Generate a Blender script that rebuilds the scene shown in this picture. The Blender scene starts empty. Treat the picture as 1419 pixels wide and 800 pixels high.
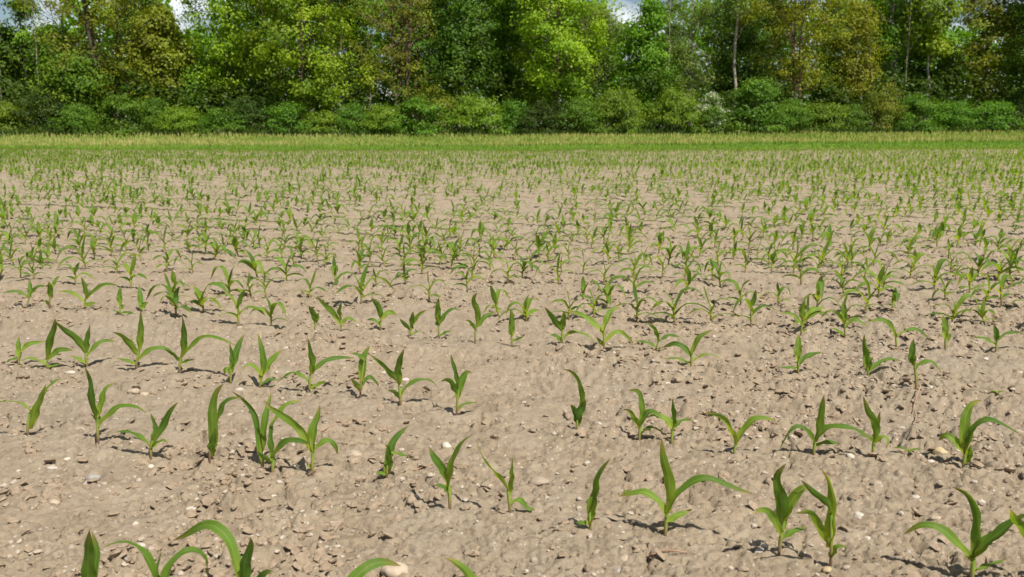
import bpy, math, random
import numpy as np

# ------------------------------------------------------------------ camera, sky, sun, exposure
scene = bpy.context.scene
COL = scene.collection
R = math.radians
cam_d = bpy.data.cameras.new("camera")
cam = bpy.data.objects.new("camera", cam_d)
COL.objects.link(cam)
cam.location = (0, 0, 1.0)
cam.rotation_euler = (R(90 - 9.85), 0, 0)
cam_d.sensor_width = 36.0
cam_d.lens = 36.0 * 1250 / 1419
cam_d.clip_start = 0.05
cam_d.clip_end = 3000
cam_d.dof.use_dof = True
cam_d.dof.focus_distance = 3.3
cam_d.dof.aperture_fstop = 6.5
scene.camera = cam

SUN_EL, SUN_AZ = 56.0, 143.0          # azimuth clockwise from +Y: behind the camera, a little to the right
world = bpy.data.worlds.new("World")
scene.world = world
world.use_nodes = True
wn, wl = world.node_tree.nodes, world.node_tree.links
wn.clear()
sky = wn.new("ShaderNodeTexSky"); sky.sky_type = 'NISHITA'; sky.sun_disc = False
sky.sun_elevation = R(SUN_EL); sky.sun_rotation = R(SUN_AZ)
sky.air_density = 1.0; sky.dust_density = .4
wtc = wn.new("ShaderNodeTexCoord")
wmap = wn.new("ShaderNodeMapping"); wmap.inputs['Scale'].default_value = (1, 1, 2.2)
wmap.inputs['Location'].default_value = (0.35, 0.2, 0.1)
wno = wn.new("ShaderNodeTexNoise"); wno.inputs['Scale'].default_value = 3.2
wno.inputs['Detail'].default_value = 7; wno.inputs['Roughness'].default_value = .58
wra = wn.new("ShaderNodeValToRGB")
wra.color_ramp.elements[0].position = .52; wra.color_ramp.elements[1].position = .63
wmx = wn.new("ShaderNodeMix"); wmx.data_type = 'RGBA'
wmx.inputs['B'].default_value = (14.0, 14.4, 14.9, 1)
wbg = wn.new("ShaderNodeBackground"); wbg.inputs['Strength'].default_value = 0.052
wou = wn.new("ShaderNodeOutputWorld")
wl.new(wtc.outputs['Generated'], wmap.inputs['Vector']); wl.new(wmap.outputs[0], wno.inputs['Vector'])
wl.new(wno.outputs['Fac'], wra.inputs[0]); wl.new(wra.outputs[0], wmx.inputs['Factor'])
wl.new(sky.outputs[0], wmx.inputs['A']); wl.new(wmx.outputs['Result'], wbg.inputs[0]); wl.new(wbg.outputs[0], wou.inputs[0])

sun_d = bpy.data.lights.new("sun", 'SUN')
sun_d.energy = 5.0; sun_d.angle = R(0.53); sun_d.color = (1.0, .955, .88)
sun = bpy.data.objects.new("sun", sun_d); COL.objects.link(sun)
sun.rotation_euler = (R(90 - SUN_EL), 0, R(180 - SUN_AZ))
sun.location = (4, -20, 30)

scene.view_settings.view_transform = 'Standard'
scene.view_settings.look = 'None'
scene.view_settings.exposure = 0.55
scene.view_settings.gamma = 1.0
scene.view_settings.use_curve_mapping = False
scene.cycles.use_denoising = True
scene.cycles.max_bounces = 6
scene.cycles.transparent_max_bounces = 4
scene.cycles.transmission_bounces = 4
scene.cycles.diffuse_bounces = 3

# ------------------------------------------------------------------ measured places (metres on the ground)
PLANTS=[[1,-1.61,2.871,[[28,[[6,0,23],[39,-14,94],[106,-54,197]]],[8,[[14,0,79],[13,-1,90],[-18,-8,117],[-68,-23,125],[-85,-31,119]]],[14,[[47,0,118],[72,10,159],[104,27,185],[144,50,182]]]]],[1,-1.347,2.807,[[23,[[3,0,66],[-3,-11,130],[3,-25,183],[-2,-45,236],[5,-60,272]]],[23,[[6,0,83],[18,7,135],[35,17,176],[59,27,194]]],[19,[[10,0,55],[44,-5,95],[91,-12,125],[142,-21,125],[184,-33,101]]],[7,[[2,0,61],[-19,11,90]]]]],[1,-1.129,2.688,[[15,[[0,0,32],[-28,6,67],[-72,16,82],[-142,36,70]]],[22,[[6,0,48],[37,-6,97],[71,-15,142],[104,-29,193]]],[11,[[10,0,37],[38,-9,59],[68,-22,64]]],[14,[[9,0,64],[18,9,97],[-3,31,138]]]]],[1,-0.927,2.634,[[36,[[1,0,21],[16,-5,80],[21,-15,155],[41,-27,220],[68,-37,258]]],[14,[[26,0,109],[44,-7,163],[67,-15,196],[121,-29,211]]],[26,[[-4,0,10],[15,-13,62],[36,-38,117]]]]],[1,-0.761,2.62,[[21,[[1,0,21],[-9,12,94],[-25,30,160],[-58,47,197],[-102,66,224]]],[24,[[2,0,42],[5,19,118],[12,42,172],[16,71,220]]],[12,[[30,0,124],[55,9,172],[78,18,197],[119,34,203]]]]],[1,-0.715,2.56,[[18,[[1,0,43],[-6,18,98],[-6,43,140],[5,60,155]]],[16,[[6,0,53],[30,-10,92],[68,-24,115],[105,-42,113],[132,-56,114]]],[14,[[-2,0,33],[-22,-2,54],[-46,-7,76]]]]],[1,-0.59,2.534,[[30,[[4,0,73],[7,6,126],[18,16,172],[20,26,209]]],[14,[[11,0,68],[27,8,95],[49,16,100],[65,27,78],[68,41,48]]],[23,[[-1,0,73],[-30,10,134],[-85,26,169],[-126,41,194],[-147,53,218]]],[11,[[2,0,18],[-14,6,30]]]]],[1,-0.367,2.507,[[22,[[1,0,13],[4,8,54],[19,24,103],[46,41,132],[62,52,144]]],[13,[[15,0,77],[44,7,70],[71,21,56]]],[13,[[-4,0,13],[-30,-12,22]]],[20,[[1,0,8],[9,-9,51],[12,-26,102],[-1,-36,117]]]]],[1,-0.166,2.28,[[21,[[-3,0,77],[-19,12,113],[-46,31,138],[-63,49,155]]],[17,[[-1,0,63],[7,-13,127],[23,-28,173],[45,-45,211],[67,-59,231]]],[14,[[-4,0,45],[-18,-5,66],[-39,-15,74]]]]],[1,-0.005,2.235,[[11,[[-6,0,60],[-36,6,102],[-66,15,134],[-94,33,186]]],[16,[[0,0,51],[2,-8,99],[6,-28,164]]],[13,[[4,0,19],[23,2,32],[49,6,6],[62,10,6],[54,15,6]]]]],[1,0.198,2.142,[[21,[[-3,0,48],[9,-8,105],[25,-22,159],[34,-36,202]]],[22,[[2,0,14],[4,-3,54],[13,-10,111]]],[11,[[-7,0,14],[-30,8,15],[-34,11,9]]]]],[1,0.383,2.114,[[24,[[3,0,66],[4,-6,145],[-8,-11,194],[-20,-22,264]]],[18,[[5,0,61],[21,-6,111],[62,-16,151],[105,-27,160],[151,-42,148],[195,-60,141]]],[16,[[-1,0,51],[-17,7,87],[-48,18,109],[-79,29,106],[-113,45,85]]],[16,[[4,0,36],[29,6,53],[68,20,64]]]]],[1,0.635,2.006,[[35,[[0,0,61],[-2,-6,116],[-19,-21,191],[-4,-36,243]]],[23,[[8,0,89],[23,-5,143],[48,-11,174],[69,-16,166]]],[17,[[-6,0,51],[-23,-13,100],[-45,-26,127],[-66,-36,129],[-76,-45,123]]],[16,[[2,0,37],[29,5,56],[70,15,64]]]]],[1,0.743,1.962,[[27,[[-5,0,54],[0,7,120],[0,15,172],[-10,24,214],[-24,31,234]]],[18,[[-5,0,54],[-38,-17,112],[-68,-36,153],[-109,-59,165]]],[16,[[-7,0,137],[-21,4,167],[-45,11,183],[-73,24,210]]],[16,[[-1,0,30],[8,-8,57],[28,-22,69]]]]],[1,1.036,1.891,[[22,[[0,0,52],[7,7,103],[7,20,159],[-9,33,194],[-37,47,206]]],[17,[[-8,0,43],[-32,10,83],[-65,25,112],[-100,42,113],[-133,64,82]]],[26,[[4,0,52],[21,-8,97],[48,-22,134],[78,-42,169],[92,-53,183]]],[10,[[7,0,20],[43,6,33],[89,20,42]]]]],[1,1.167,1.861,[[23,[[-14,0,58],[-50,-21,134],[-83,-37,168],[-123,-63,211]]],[23,[[-6,0,63],[3,18,112],[10,51,154]]],[15,[[0,0,40],[37,14,87],[75,27,72]]]]],[0,-0.86,1.694,[[29,[[4,0,45],[10,-13,109],[26,-33,171],[45,-63,241]]],[18,[[5,0,45],[11,4,100],[19,10,150],[9,17,195]]]]],[0,-0.723,1.673,[[18,[[8,0,71],[11,-4,136],[-7,-9,180],[-35,-14,201],[-65,-20,197],[-92,-26,185]]],[17,[[18,0,71],[37,12,135],[64,23,161],[84,30,161],[100,38,142],[94,53,96]]],[11,[[12,0,85],[13,11,128],[16,29,161]]]]],[0,-0.537,1.667,[[21,[[1,0,88],[-13,13,148],[-28,28,189],[-65,44,213],[-107,60,206],[-167,90,158]]],[24,[[7,0,74],[10,-11,136],[19,-24,180],[33,-42,229]]],[15,[[17,0,74],[52,-23,142],[75,-37,156]]]]],[0,-0.358,1.656,[[25,[[6,0,71],[31,15,134],[65,33,167],[100,49,170],[131,65,154]]],[20,[[2,0,71],[-2,10,105],[-14,16,110]]]]],[0,-0.057,1.63,[[18,[[-3,0,66],[-25,9,135],[-50,16,160],[-73,23,168]]],[18,[[4,0,66],[8,-8,117],[15,-15,144]]]]],[2,-2.144,3.806,[[27,[[5,0,33],[2,13,78],[-6,41,125]]],[19,[[15,0,57],[50,7,92],[113,26,100]]],[9,[[1,0,33],[-34,3,24],[-66,9,7]]]]],[2,-2.008,3.781,[[35,[[4,0,47],[23,-15,107],[73,-59,205],[90,-81,241]]],[23,[[7,0,39],[52,-8,82],[88,-15,91],[137,-28,90]]],[12,[[-5,0,15],[-24,-5,36],[-63,-19,54],[-104,-45,46]]],[11,[[6,0,7],[40,5,17],[68,13,19]]]]],[2,-1.84,3.791,[[35,[[-3,0,61],[-27,-13,121],[-66,-38,175],[-89,-62,211]]],[27,[[1,0,61],[8,-5,119],[35,-17,190]]],[17,[[11,0,37],[35,18,89],[66,38,105],[107,72,93]]],[19,[[-7,0,12],[-30,-6,34],[-62,-19,54]]]]],[2,-1.605,3.739,[[42,[[18,0,82],[31,-8,172],[50,-22,253]]],[32,[[4,0,58],[-14,-14,109],[-39,-37,154],[-63,-59,175]]],[21,[[14,0,34],[46,6,73],[98,16,90],[139,27,67],[162,41,23]]],[17,[[-7,0,18],[-39,-3,39],[-78,-9,48]]]]],[2,-1.393,3.662,[[31,[[13,0,77],[30,-7,134],[34,-19,191],[40,-36,252]]],[19,[[19,0,62],[68,-17,128],[138,-42,161],[216,-74,161],[278,-109,143]]],[15,[[14,0,38],[38,9,51],[64,24,53]]],[13,[[-1,0,46],[-15,-9,80],[-42,-31,112]]]]],[2,-1.134,3.517,[[36,[[6,0,46],[17,12,103],[35,33,159],[50,52,192]]],[21,[[5,0,61],[11,6,105],[-2,22,161]]],[18,[[2,0,38],[-17,5,59],[-28,14,34]]],[21,[[5,0,15],[-9,4,6],[-4,9,6]]]]],[2,-1.011,3.498,[[25,[[2,0,36],[18,4,95],[12,11,153],[-3,21,218]]],[32,[[10,0,51],[40,6,102],[75,16,137],[96,22,147]]],[18,[[2,0,51],[-16,-7,90],[-42,-16,100],[-61,-28,81]]],[11,[[8,0,13],[36,8,33],[69,22,30]]]]],[2,-0.789,3.392,[[29,[[6,0,72],[16,-4,124],[9,-10,177],[7,-16,218]]],[19,[[13,0,72],[44,11,106],[78,25,124],[130,51,125],[169,75,119]]],[14,[[-6,0,35],[-35,7,66],[-80,19,71],[-134,42,27]]],[11,[[7,0,10],[39,-10,35],[79,-30,51]]]]],[2,-0.577,3.309,[[34,[[7,0,66],[11,5,122],[18,12,163],[38,20,197]]],[17,[[19,0,145],[0,-2,167],[-34,-8,179]]],[20,[[-1,0,23],[-13,-10,55],[-23,-24,80]]],[17,[[10,0,45],[37,9,78],[68,30,33]]]]],[2,-0.415,3.237,[[28,[[-4,0,80],[-8,-10,138],[5,-24,191],[21,-39,228]]],[23,[[-7,0,80],[-36,-6,130],[-74,-14,167],[-118,-27,205]]],[16,[[5,0,30],[30,6,78],[70,13,97],[110,22,88],[146,36,48]]],[17,[[-5,0,23],[-20,-7,54],[-43,-16,63]]]]],[2,-0.199,3.121,[[35,[[4,0,65],[11,4,111],[37,11,157],[57,14,156]]],[25,[[-3,0,65],[-15,-8,115],[-33,-15,137],[-53,-22,132]]],[14,[[8,0,99],[-3,18,155],[-21,57,213]]],[10,[[3,0,17],[30,9,38],[78,33,38]]]]],[2,0.222,2.97,[[33,[[2,0,13],[7,-8,67],[30,-23,117]]],[26,[[0,0,13],[-5,-5,61],[-22,-12,96]]],[19,[[5,0,53],[15,-6,121],[2,-16,184],[-18,-23,214],[-51,-31,225]]]]],[2,0.419,2.844,[[18,[[1,0,49],[10,13,95],[7,33,139],[-3,46,157],[-32,66,151]]],[18,[[-4,0,38],[-19,-11,80],[-43,-27,113],[-60,-36,116]]],[20,[[4,0,55],[23,-8,96],[48,-16,104],[68,-28,86]]],[10,[[5,0,16],[26,2,40],[53,5,39],[98,13,8]]]]],[2,0.524,2.829,[[21,[[1,0,54],[9,5,96],[4,12,127],[-2,20,155]]],[25,[[-4,0,54],[-13,2,81],[-34,5,97],[-60,8,101],[-85,13,88]]],[15,[[7,0,48],[20,7,74],[43,16,82],[76,31,71]]]]],[2,0.694,2.688,[[11,[[-1,0,28],[-13,-10,73],[-44,-28,121],[-73,-43,141],[-113,-63,151]]],[22,[[4,0,33],[28,-4,82],[51,-8,115],[80,-12,121],[128,-21,111]]]]],[2,0.943,2.688,[[22,[[0,0,44],[11,-4,98],[13,-10,147],[12,-19,201]]],[22,[[5,0,38],[16,-8,78],[50,-21,101],[92,-41,102],[120,-62,91],[137,-86,69]]],[15,[[-5,0,38],[-23,-5,72],[-58,-14,96],[-90,-25,76],[-125,-49,30]]],[11,[[6,0,22],[37,5,38],[88,17,30]]]]],[2,1.116,2.66,[[24,[[-1,0,48],[2,4,99],[-18,10,144],[-35,19,188]]],[22,[[2,0,48],[13,11,92],[26,33,137]]],[13,[[-6,0,48],[-30,5,68],[-67,17,90],[-81,22,90]]],[15,[[2,0,38],[19,-9,67],[33,-17,65],[26,-40,37]]]]],[2,1.353,2.574,[[35,[[-5,0,54],[-2,5,108],[4,12,156],[22,20,199],[48,25,205]]],[22,[[5,0,59],[12,-12,124],[32,-24,158],[55,-34,163],[88,-54,150],[121,-84,131]]],[21,[[-6,0,43],[-21,11,80],[-44,26,98],[-63,44,74]]],[19,[[4,0,13],[17,-3,44],[13,-8,82]]]]],[3,1.184,3.617,[[34,[[-3,0,58],[-2,12,110],[6,36,164]]],[26,[[2,0,34],[26,8,67],[69,22,80],[113,39,84]]],[12,[[-5,0,26],[-47,-9,32],[-90,-25,32]]]]],[3,1.492,3.658,[[34,[[-7,0,47],[-13,5,110],[-22,17,187]]],[30,[[-2,0,31],[9,15,75],[23,25,89]]],[20,[[6,0,23],[38,7,61],[88,19,78],[162,40,65]]]]],[3,1.566,3.378,[[28,[[-13,0,105],[-20,6,141],[-12,28,202]]],[18,[[-4,0,83],[10,-3,113],[50,-10,119],[86,-25,78]]],[20,[[-17,0,105],[-34,15,138]]]]],[3,-0.987,4.41,[[36,[[1,0,39],[1,-12,89],[-18,-38,140]]],[22,[[6,0,49],[25,-12,98]]]]],[3,-0.87,4.494,[[23,[[-3,0,59],[-8,-14,109],[19,-46,172]]],[32,[[-8,0,40],[-42,17,94],[-115,62,152],[-137,81,172]]],[18,[[6,0,31],[34,5,68],[78,14,47]]]]],[3,-0.669,4.494,[[36,[[1,0,59],[-4,-17,119],[-34,-53,183]]],[26,[[6,0,50],[38,13,90],[81,34,71]]],[18,[[-9,0,21],[-33,8,53],[-77,25,44]]]]],[3,-0.508,4.345,[[26,[[5,0,44],[17,-16,103],[29,-36,143]]],[16,[[15,0,54],[49,-14,116],[91,-31,147]]],[19,[[-4,0,35],[-20,-11,74],[-44,-28,101]]],[11,[[9,0,17],[42,-7,32],[70,-18,41]]]]],[3,-0.356,4.305,[[35,[[-3,0,71],[-5,-17,148],[7,-45,216]]],[22,[[10,0,62],[28,6,116],[63,14,146],[107,24,139]]],[22,[[-8,0,62],[-16,-6,91]]],[12,[[5,0,12],[36,-3,36],[64,-7,41]]]]],[3,-0.177,4.208,[[30,[[5,0,83],[15,-13,148],[-6,-36,215],[17,-60,262]]],[30,[[14,0,74],[48,14,125],[101,37,147]]],[21,[[-4,0,65],[-25,-4,106],[-47,-8,116]]]]],[3,-0.002,4.189,[[34,[[0,0,52],[0,-6,115],[-4,-18,188]]],[12,[[9,0,25],[30,-7,40],[61,-25,58]]],[10,[[-4,0,52],[-22,-10,85]]]]],[3,0.238,4.189,[[43,[[-9,0,70],[-37,-15,126],[-86,-55,200]]],[27,[[1,0,79],[2,-14,126],[5,-40,175]]],[17,[[8,0,25],[34,-6,62],[85,-17,69],[127,-32,50],[156,-52,11]]],[19,[[-9,0,16],[-26,5,46],[-57,13,53]]]]],[3,0.427,4.08,[[29,[[-2,0,94],[12,14,143],[43,40,185],[80,62,196]]],[29,[[-10,0,68],[-35,14,117],[-92,44,154],[-175,96,165]]],[20,[[8,0,33],[42,10,79],[86,21,81],[142,48,22]]],[18,[[-9,0,24],[-33,19,59]]]]],[3,0.677,4.098,[[21,[[3,0,46],[-13,-9,101],[-55,-27,143]]],[12,[[-9,0,11],[-43,4,37],[-110,17,42]]],[13,[[7,0,38],[52,15,69],[118,47,57]]]]],[3,0.782,3.825,[[23,[[2,0,61],[22,-6,119],[77,-22,176]]],[23,[[-5,0,36],[-28,12,82],[-73,32,98],[-116,58,72]]],[12,[[-8,0,12],[-59,13,33],[-111,35,32]]],[12,[[11,0,20],[49,-5,54],[95,-12,55],[134,-22,29]]]]],[4,1.821,4.161,[[22,[[-8,0,53],[-37,-6,113],[-96,-15,142],[-162,-28,131]]],[16,[[1,0,53],[53,15,86],[116,36,81],[195,80,21]]]]],[4,2.027,4.108,[[38,[[-5,0,56],[-2,15,115],[-8,38,160]]],[21,[[6,0,38],[27,14,79]]]]],[4,2.252,4.086,[[24,[[0,0,43],[3,13,85],[-1,36,120]]],[14,[[-7,0,25],[-55,5,60],[-120,14,58]]],[15,[[5,0,43],[52,14,80],[151,51,76]]]]],[4,1.451,4.427,[[46,[[-4,0,69],[-1,-8,138],[7,-19,187]]],[18,[[-7,0,50],[-41,9,106],[-111,26,112]]],[23,[[10,0,79],[55,15,124],[141,52,141]]],[14,[[4,0,21],[28,-8,37]]]]],[4,1.665,4.405,[[38,[[-5,0,74],[-3,17,137],[-1,43,190]]],[18,[[-14,0,74],[-44,-11,124],[-78,-23,140]]],[23,[[6,0,55],[42,-10,95],[99,-36,62]]],[13,[[-10,0,12],[-50,-14,43],[-84,-30,56]]]]],[3,-2.794,5.106,[[35,[[9,0,59],[20,14,106],[3,41,159]]],[17,[[-2,0,52],[-27,-7,88],[-68,-19,98],[-113,-40,93]]],[17,[[24,0,73],[62,-12,111],[100,-27,131],[149,-50,128]]]]],[3,-2.649,5.07,[[41,[[5,0,58],[23,-18,118],[34,-45,168]]],[19,[[28,0,122],[49,8,170],[68,15,187]]],[17,[[-2,0,16],[-11,-16,58]]]]],[3,-2.421,5.013,[[27,[[10,0,69],[14,-6,126],[10,-21,198]]],[22,[[20,0,62],[78,-19,121],[148,-45,157],[250,-92,158]]],[17,[[-2,0,41],[-32,5,82],[-82,12,105],[-159,27,106]]],[24,[[14,0,27],[69,-11,50]]]]],[3,-2.16,4.875,[[43,[[4,0,53],[2,5,107],[9,14,157]]],[12,[[7,0,6],[46,-4,13],[89,-12,6]]],[18,[[9,0,26],[24,16,57]]],[9,[[-13,0,12],[-54,5,29]]]]],[3,-2.084,4.978,[[34,[[1,0,20],[-6,11,73],[-20,42,152]]],[27,[[5,0,20],[23,3,47],[39,5,53]]]]]]
MID=[[-3.28,6.12],[-2.94,5.99],[-2.45,5.71],[-2.0,5.23],[-3.84,6.88],[-3.85,7.15],[-3.55,6.75],[-3.21,6.72],[-2.87,6.48],[-2.94,7.08],[-2.54,6.56],[-3.63,7.52],[-3.37,7.22],[-3.33,7.44],[-4.64,9.0],[-4.23,8.89],[-3.82,8.58],[-3.52,8.68],[-2.15,5.66],[-1.85,4.87],[-1.72,4.94],[-2.32,6.48],[-2.4,7.22],[-1.77,5.55],[-1.42,4.58],[-1.61,5.47],[-1.81,6.33],[-1.48,5.34],[-1.92,7.01],[-2.23,7.93],[-1.99,7.84],[-1.84,7.68],[-1.55,6.12],[-1.65,6.75],[-1.22,5.34],[-1.54,7.08],[-1.44,6.88],[-1.18,5.97],[-1.58,7.68],[-2.86,8.19],[-2.58,8.15],[-1.25,4.58],[-0.89,5.23],[-1.1,6.45],[-1.25,7.48],[-0.89,5.84],[-1.15,8.78],[-0.93,7.4],[-0.81,6.62],[-0.71,5.97],[-0.91,8.73],[-0.65,6.42],[-0.71,7.22],[-0.5,5.34],[-0.56,6.98],[-0.46,6.69],[-0.44,7.18],[-0.58,8.58],[-0.29,5.77],[-0.28,6.22],[-0.27,7.44],[-0.16,6.53],[-0.28,8.33],[-0.03,6.04],[-0.07,4.9],[-0.97,6.81],[0.07,6.22],[0.08,4.84],[0.15,6.53],[0.36,7.6],[0.22,7.29],[0.32,6.02],[0.53,8.19],[0.31,4.84],[0.43,5.38],[0.51,6.42],[0.7,7.93],[0.45,4.85],[0.62,6.02],[0.56,5.23],[0.85,7.08],[1.04,8.01],[1.02,6.88],[0.67,4.75],[0.79,5.64],[0.84,6.12],[1.07,6.33],[1.22,6.98],[0.87,4.71],[1.1,5.64],[1.05,4.64],[1.4,6.22],[1.59,6.88],[1.44,7.08],[1.41,6.02],[1.35,5.23],[1.7,6.5],[2.03,7.68],[1.24,4.58],[2.0,6.94],[1.56,5.19],[2.16,6.81],[1.94,5.97],[1.51,4.58],[2.38,6.88],[1.75,5.08],[2.07,5.55],[2.57,6.75],[1.73,4.58],[2.0,5.01],[1.84,8.89],[2.21,8.58],[2.43,8.68],[2.88,8.58],[2.8,7.93],[3.04,7.6],[2.26,5.47],[2.12,4.94],[3.51,8.38],[3.33,7.52],[3.73,8.29],[3.95,8.38],[2.61,5.34],[3.56,7.29],[2.39,4.8],[2.88,5.59],[4.18,8.01],[3.81,7.22],[2.52,4.71],[4.49,8.58],[4.17,7.68],[2.89,5.23],[3.51,6.28],[3.91,7.01],[4.41,7.76],[3.31,6.33],[2.7,5.68]]
STONES=[[-1.404,2.62,31,"w"],[-1.234,2.515,42,"g"],[-1.39,2.688,23,"w"],[-0.871,2.312,31,"w"],[-0.986,2.224,19,"w"],[-1.253,2.336,31,"t"],[-1.08,2.074,21,"t"],[-0.91,2.07,24,"w"],[-0.8,2.572,17,"w"],[-1.109,2.638,20,"w"],[-0.492,2.707,41,"t"],[-0.565,2.303,19,"w"],[-0.36,2.07,24,"g"],[-0.268,1.934,65,"t"],[-0.115,1.987,15,"w"],[-0.214,2.8,33,"w"],[-0.661,2.371,18,"w"],[0.079,2.498,55,"t"],[0.028,2.481,33,"t"],[0.233,2.656,20,"w"],[0.494,2.656,22,"w"],[0.599,2.039,27,"w"],[0.031,1.948,16,"w"],[0.207,2.039,27,"t"],[0.265,2.002,30,"t"],[0.249,1.941,20,"g"],[0.62,2.351,22,"t"],[0.673,2.327,18,"w"],[0.435,2.002,10,"w"],[1.043,2.656,29,"w"],[1.342,2.694,48,"y"],[1.271,2.614,33,"w"],[1.045,2.444,37,"t"],[1.118,2.366,22,"w"],[0.913,2.242,34,"w"],[1.283,2.332,24,"w"],[0.886,2.11,21,"w"],[0.898,2.05,19,"t"],[0.722,1.93,24,"y"],[1.102,2.211,30,"t"],[0.953,2.058,16,"g"],[0.96,1.987,37,"b"],[0.767,1.934,21,"t"],[-1.486,3.413,49,"t"],[-1.421,3.364,34,"t"],[-1.073,3.433,35,"w"],[-1.476,2.959,45,"t"],[-1.401,3.062,18,"w"],[-1.869,3.705,40,"w"],[-0.696,3.364,28,"w"],[-0.73,3.384,26,"g"],[-0.446,3.659,31,"p"],[-1.064,4.133,28,"w"],[0.253,4.133,28,"w"],[0.468,4.021,20,"w"],[0.621,4.56,23,"w"],[0.903,3.603,24,"t"],[0.832,3.206,24,"w"],[0.392,3.825,26,"t"],[0.638,3.581,24,"w"],[0.995,4.345,22,"w"],[1.335,3.433,40,"t"],[1.634,3.403,34,"w"],[2.173,3.74,35,"w"],[1.481,3.581,33,"g"],[1.506,3.57,33,"t"],[2.015,3.94,23,"w"],[2.129,3.94,30,"w"],[1.282,3.374,26,"b"],[1.743,2.975,35,"t"],[1.152,2.555,19,"g"],[1.494,2.842,21,"g"],[1.429,2.47,33,"b"]]


# ------------------------------------------------------------------ helpers
def tag(o, label=None, cat=None, group=None, kind=None):
    if label: o["label"] = label
    if cat: o["category"] = cat
    if group: o["group"] = group
    if kind: o["kind"] = kind
    return o

def empty(name, loc=(0, 0, 0), rz=0.0, sc=1.0):
    o = bpy.data.objects.new(name, None)
    o.location = loc; o.rotation_euler = (0, 0, rz); o.scale = (sc, sc, sc)
    o.empty_display_size = .05
    COL.objects.link(o)
    return o

def make_mesh(name, V, F, mat, smooth=True, uv=None, fattr=None):
    """V (n,3) array; F (m,k) array of faces with the same corner count."""
    V = np.asarray(V, dtype=np.float32); F = np.asarray(F, dtype=np.int32)
    me = bpy.data.meshes.new(name)
    m, k = F.shape
    me.vertices.add(len(V)); me.vertices.foreach_set("co", V.ravel())
    me.loops.add(m * k); me.loops.foreach_set("vertex_index", F.ravel())
    me.polygons.add(m)
    me.polygons.foreach_set("loop_start", np.arange(0, m * k, k, dtype=np.int32))
    me.polygons.foreach_set("loop_total", np.full(m, k, dtype=np.int32))
    me.polygons.foreach_set("use_smooth", np.full(m, bool(smooth)))
    if uv is not None:
        l = me.uv_layers.new(name="UVMap")
        l.data.foreach_set("uv", np.asarray(uv, dtype=np.float32)[F.ravel()].ravel())
    if fattr:
        for an, arr in fattr.items():
            a = me.attributes.new(an, 'FLOAT', 'FACE')
            a.data.foreach_set("value", np.asarray(arr, dtype=np.float32))
    me.materials.append(mat)
    me.update(calc_edges=True)
    return me

def link(name, me, parent=None, loc=(0, 0, 0), rz=0.0):
    o = bpy.data.objects.new(name, me)
    o.location = loc
    if rz: o.rotation_euler = (0, 0, rz)
    if parent is not None: o.parent = parent
    COL.objects.link(o)
    return o

class Bag:
    """collects uniform-k pieces into one mesh"""
    def __init__(s): s.V = []; s.F = []; s.U = []; s.A = []; s.n = 0
    def add(s, V, F, uv=None, a=0.0):
        s.V.append(np.asarray(V, float)); s.F.append(np.asarray(F) + s.n); s.n += len(V)
        if uv is not None: s.U.append(np.asarray(uv))
        s.A.append(np.full(len(F), a))
    def mesh(s, name, mat, smooth=True):
        return make_mesh(name, np.concatenate(s.V), np.concatenate(s.F), mat, smooth,
                         np.concatenate(s.U) if s.U else None, {"tint": np.concatenate(s.A)})

def _hash(ix, iy, seed):
    h = (ix.astype(np.int64) * 374761393 + iy.astype(np.int64) * 668265263 + seed * 974634777) & 0x7fffffff
    h = ((h ^ (h >> 13)) * 1274126177) & 0x7fffffff
    h = ((h ^ (h >> 16)) * 2246822519) & 0x7fffffff
    return ((h ^ (h >> 15)) & 0xffff) / 65535.0

def vnoise(x, y, seed=0):
    ix = np.floor(x); iy = np.floor(y); fx = x - ix; fy = y - iy
    fx = fx * fx * (3 - 2 * fx); fy = fy * fy * (3 - 2 * fy)
    ix = ix.astype(np.int64); iy = iy.astype(np.int64)
    a = _hash(ix, iy, seed); b = _hash(ix + 1, iy, seed); c = _hash(ix, iy + 1, seed); d = _hash(ix + 1, iy + 1, seed)
    return (a + (b - a) * fx) * (1 - fy) + (c + (d - c) * fx) * fy

def domes(x, y, cell, seed, density, rmin, rmax):
    """lumps of soil: random domes, the highest one wins; returns 0..1"""
    gx = x / cell; gy = y / cell
    ix = np.floor(gx).astype(np.int64); iy = np.floor(gy).astype(np.int64)
    out = np.zeros_like(gx)
    for dx in (-1, 0, 1):
        for dy in (-1, 0, 1):
            cx = ix + dx; cy = iy + dy
            px = cx + _hash(cx, cy, seed); py = cy + _hash(cx, cy, seed + 1)
            rr = rmin + (rmax - rmin) * _hash(cx, cy, seed + 2) ** 2
            on = _hash(cx, cy, seed + 3) < density
            hh = .45 + .55 * _hash(cx, cy, seed + 4)
            q = 1 - ((gx - px) ** 2 + (gy - py) ** 2) / (rr * rr)
            out = np.maximum(out, np.where(on & (q > 0), hh * rr / rmax * np.power(np.clip(q, 0, 1), .42), 0))
    return out

def sstep(a, b, x):
    t = np.clip((x - a) / (b - a), 0, 1); return t * t * (3 - 2 * t)

ROW_A = R(19.9)
def rowp(x, y): return x * math.sin(ROW_A) + y * math.cos(ROW_A)
def field_edge(x): return 49.5 - .07 * x
def verge_edge(x): return 57.0 + .16 * x
def terrain(x, y):
    x = np.asarray(x, float); y = np.asarray(y, float)
    h = .05 * (vnoise(x * .22 + 7, y * .22, 3) - .5) * sstep(3, 9, y) + .022 * (vnoise(x * .9, y * .9, 4) - .5)
    h = h + .10 * (vnoise(x * .05, y * .09 + 3, 8) - .5) * sstep(10, 20, y)
    h = h + .62 * sstep(0, 17, y - verge_edge(x)) + .006 * np.clip(x, 0, 60) * sstep(30, 60, y)
    return h

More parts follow.
